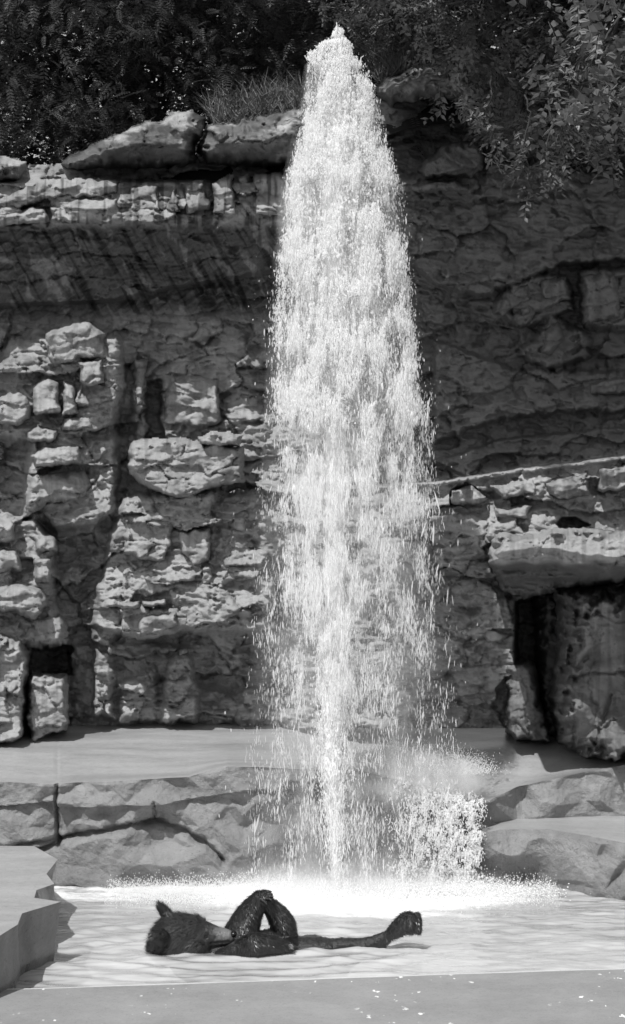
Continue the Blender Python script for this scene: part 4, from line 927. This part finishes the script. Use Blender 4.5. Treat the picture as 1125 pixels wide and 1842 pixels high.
# raised hind leg, sole towards the paw
limb([(500, 1700, 13.15, .10), (512, 1678, 13.14, .090), (510, 1664, 13.13, .088), (502, 1650, 13.12, .080), (494, 1638, 13.1, .064), (485, 1628, 13.08, .052)])
limb([(517, 1676, 13.12, .060), (495, 1684, 13.12, .055), (470, 1690, 13.12, .06)])
# near foreleg lying across the chest
limb([(405, 1730, 12.84, .09), (432, 1714, 12.76, .085), (458, 1700, 12.72, .083), (485, 1699, 12.74, .065), (505, 1703, 12.76, .047), (520, 1704, 12.77, .034)])
# stretched hind leg and its foot breaking the surface
limb([(560, 1722, 13.08, .155), (610, 1723, 13.05, .10), (655, 1706, 13.0, .070), (685, 1693, 12.95, .050), (700, 1682, 12.93, .036), (718, 1668, 12.92, .058), (732, 1660, 12.92, .072)])
ell(737, 1660, 12.91, .050, .07, .078)
for dv in (-.055, -.028, 0, .028, .052): x, y, z = P(743, 1660, 12.9); prims.append(sph((x+.025+.012*math.cos(dv*20), y-.02, z-dv), .024, .03, .019))
vs_, fs_ = [], []
for v, f in prims:
    o_ = len(vs_); vs_ += v; fs_ += [tuple(i+o_ for i in q) for q in f]
me = bpy.data.meshes.new('body_source'); me.from_pydata(vs_, [], fs_); tmp = bpy.data.objects.new('body_source', me); C.objects.link(tmp)
m = tmp.modifiers.new('r', 'REMESH'); m.mode = 'VOXEL'; m.voxel_size = .0085
m = tmp.modifiers.new('s', 'SMOOTH'); m.iterations = 7; m.factor = .6
bm_ = bpy.data.meshes.new_from_object(tmp.evaluated_get(bpy.context.evaluated_depsgraph_get())); bpy.data.objects.remove(tmp)
nV = len(bm_.vertices); co = np.empty(nV*3, np.float32); bm_.vertices.foreach_get('co', co); co = co.reshape(-1, 3).astype(float)
no = np.empty(nV*3, np.float32); bm_.vertex_normals.foreach_get('vector', no); no = no.reshape(-1, 3).astype(float)
uu = co[:, 0]/co[:, 1]*F+CX; vv_ = HY-(co[:, 2]-HC)*F/co[:, 1]
clump = np.abs(fbm(uu/5, vv_/14, 990, 3))*.007+.004*fbm(uu/12, vv_/9, 991, 3); clump *= 1-.7*sstep(370, 385, uu)*(1-sstep(420, 430, uu))
# hollow of the near ear, eye socket, gap between the lips
clump -= .030*np.exp(-(((uu-286)/10)**2+((vv_-1689)/13)**2))*(no[:, 1] < 0)+.012*np.exp(-(((uu-371)/5)**2+((vv_-1685)/5)**2))*(no[:, 1] < 0)
clump -= .010*np.exp(-(linedist([(380, 1697), (412, 1694)], uu, vv_)/1.6)**2)
co2 = co+no*clump[:, None]; bm_.vertices.foreach_set('co', co2.astype(np.float32).ravel())
pale = sstep(377, 404, uu+8*fbm(uu/6, vv_/6, 995, 2))*(1-sstep(418, 424, uu))*(1-.6*sstep(1688, 1697, vv_))*(1-sstep(1694, 1700, vv_))*(vv_ > 1660)*(co[:, 1] < 13.0)
pale = np.maximum(pale*.85, .45*np.exp(-(linedist([(492, 1626), (524, 1652)], uu, vv_)/7)**2)*(no[:, 2] > .2))
a_ = bm_.attributes.new('pale', 'FLOAT', 'POINT'); a_.data.foreach_set('value', pale.astype(np.float32))
bm_.materials.clear(); bm_.materials.append(M_FUR); bm_.polygons.foreach_set('use_smooth', np.ones(len(bm_.polygons), bool)); bm_.update()
body = bpy.data.objects.new('body', bm_); C.objects.link(body); child_world(body, bear)
# fur strands, combed back from the muzzle and down
r = np.random.default_rng(500); cand = np.where((co[:, 2] > -.02) & ((uu < 535) | (uu > 692)) & ((uu < 372) | (uu > 424) | (co[:, 1] > 13.02)))[0]
n = 34000; k = r.choice(cand, n); b = co2[k]; nn = no[k]; hd = uu[k] < 385
flow = np.where(hd[:, None], np.stack([-.75+0*b[:, 0], r.normal(0, .15, n), -.55+.9*fbm(uu[k]/9, vv_[k]/9, 993, 2)], -1), np.stack([.35+0*b[:, 0], 0*b[:, 0], -.8+0*b[:, 0]], -1))
up = (uu[k] < 312) & (vv_[k] < 1650); flow[up] = np.stack([-.5+0*b[up, 0], 0*b[up, 0], 1.0+0*b[up, 0]], -1)
flow -= nn*(flow*nn).sum(1)[:, None]; flow /= np.linalg.norm(flow, axis=1)[:, None]+1e-6
d = flow*.85+nn*r.uniform(.12, .5, n)[:, None]+r.normal(0, .12, (n, 3)); L_ = r.uniform(.016, .042, n)*np.where(hd, 1.5, .8)
sd_ = np.cross(d, nn); sd_ /= np.linalg.norm(sd_, axis=1)[:, None]+1e-6; wd = r.uniform(.0012, .0024, n)[:, None]
V_ = np.stack([b-sd_*wd, b+sd_*wd, b+d*L_[:, None]], 1).reshape(-1, 3)
for sel, mt_ in ((hd & (uu[k] > 303), M_STRAND), (~(hd & (uu[k] > 303)), M_STRANDD)):
    W_ = V_.reshape(-1, 3, 3)[sel].reshape(-1, 3); o = mesh('fur', W_, np.arange(len(W_)).reshape(-1, 3), mt_, smooth=False); o['kind'] = 'stuff'; child_world(o, bear)
def bit(name, lst, mat):
    vs_, fs_ = [], []
    for v, f in lst:
        o_ = len(vs_); vs_ += v; fs_ += [tuple(i+o_ for i in q) for q in f]
    me = bpy.data.meshes.new(name); me.from_pydata(vs_, [], fs_); me.materials.append(mat); me.polygons.foreach_set('use_smooth', np.ones(len(me.polygons), bool))
    o = bpy.data.objects.new(name, me); C.objects.link(o); return child_world(o, bear)
bit('nose', [sph(P(420.5, 1680, 12.915), .022, .034, .023)], M_NOSE)
bit('eye', [sph(P(371, 1685, 12.862), .011, .011, .011)], M_NOSE)
for i, (a, b_) in enumerate([((478, 1608), (489, 1604)), ((480, 1611), (491, 1609)), ((481, 1614), (492, 1614)), ((480, 1618), (489, 1620)), ((470, 1618), (481, 1629))]):
    v, f = tube(curved(P(a[0], a[1], 13.03-.015*i), P(b_[0], b_[1], 13.0-.015*i), 6, -.006, 0, i), [.016, .015, .011, .003], 7)
    child_world(mesh('toe', v, f, M_FUR), bear)
for i in range(4):
    v, f = tube(curved(P(519, 1700+i*2.2, 12.74), P(528+i % 2, 1701+i*2.4, 12.72), 5, -.004, 0, i), [.006, .005, .001], 6); child_world(mesh('claw', v, f, M_CLAW), bear)
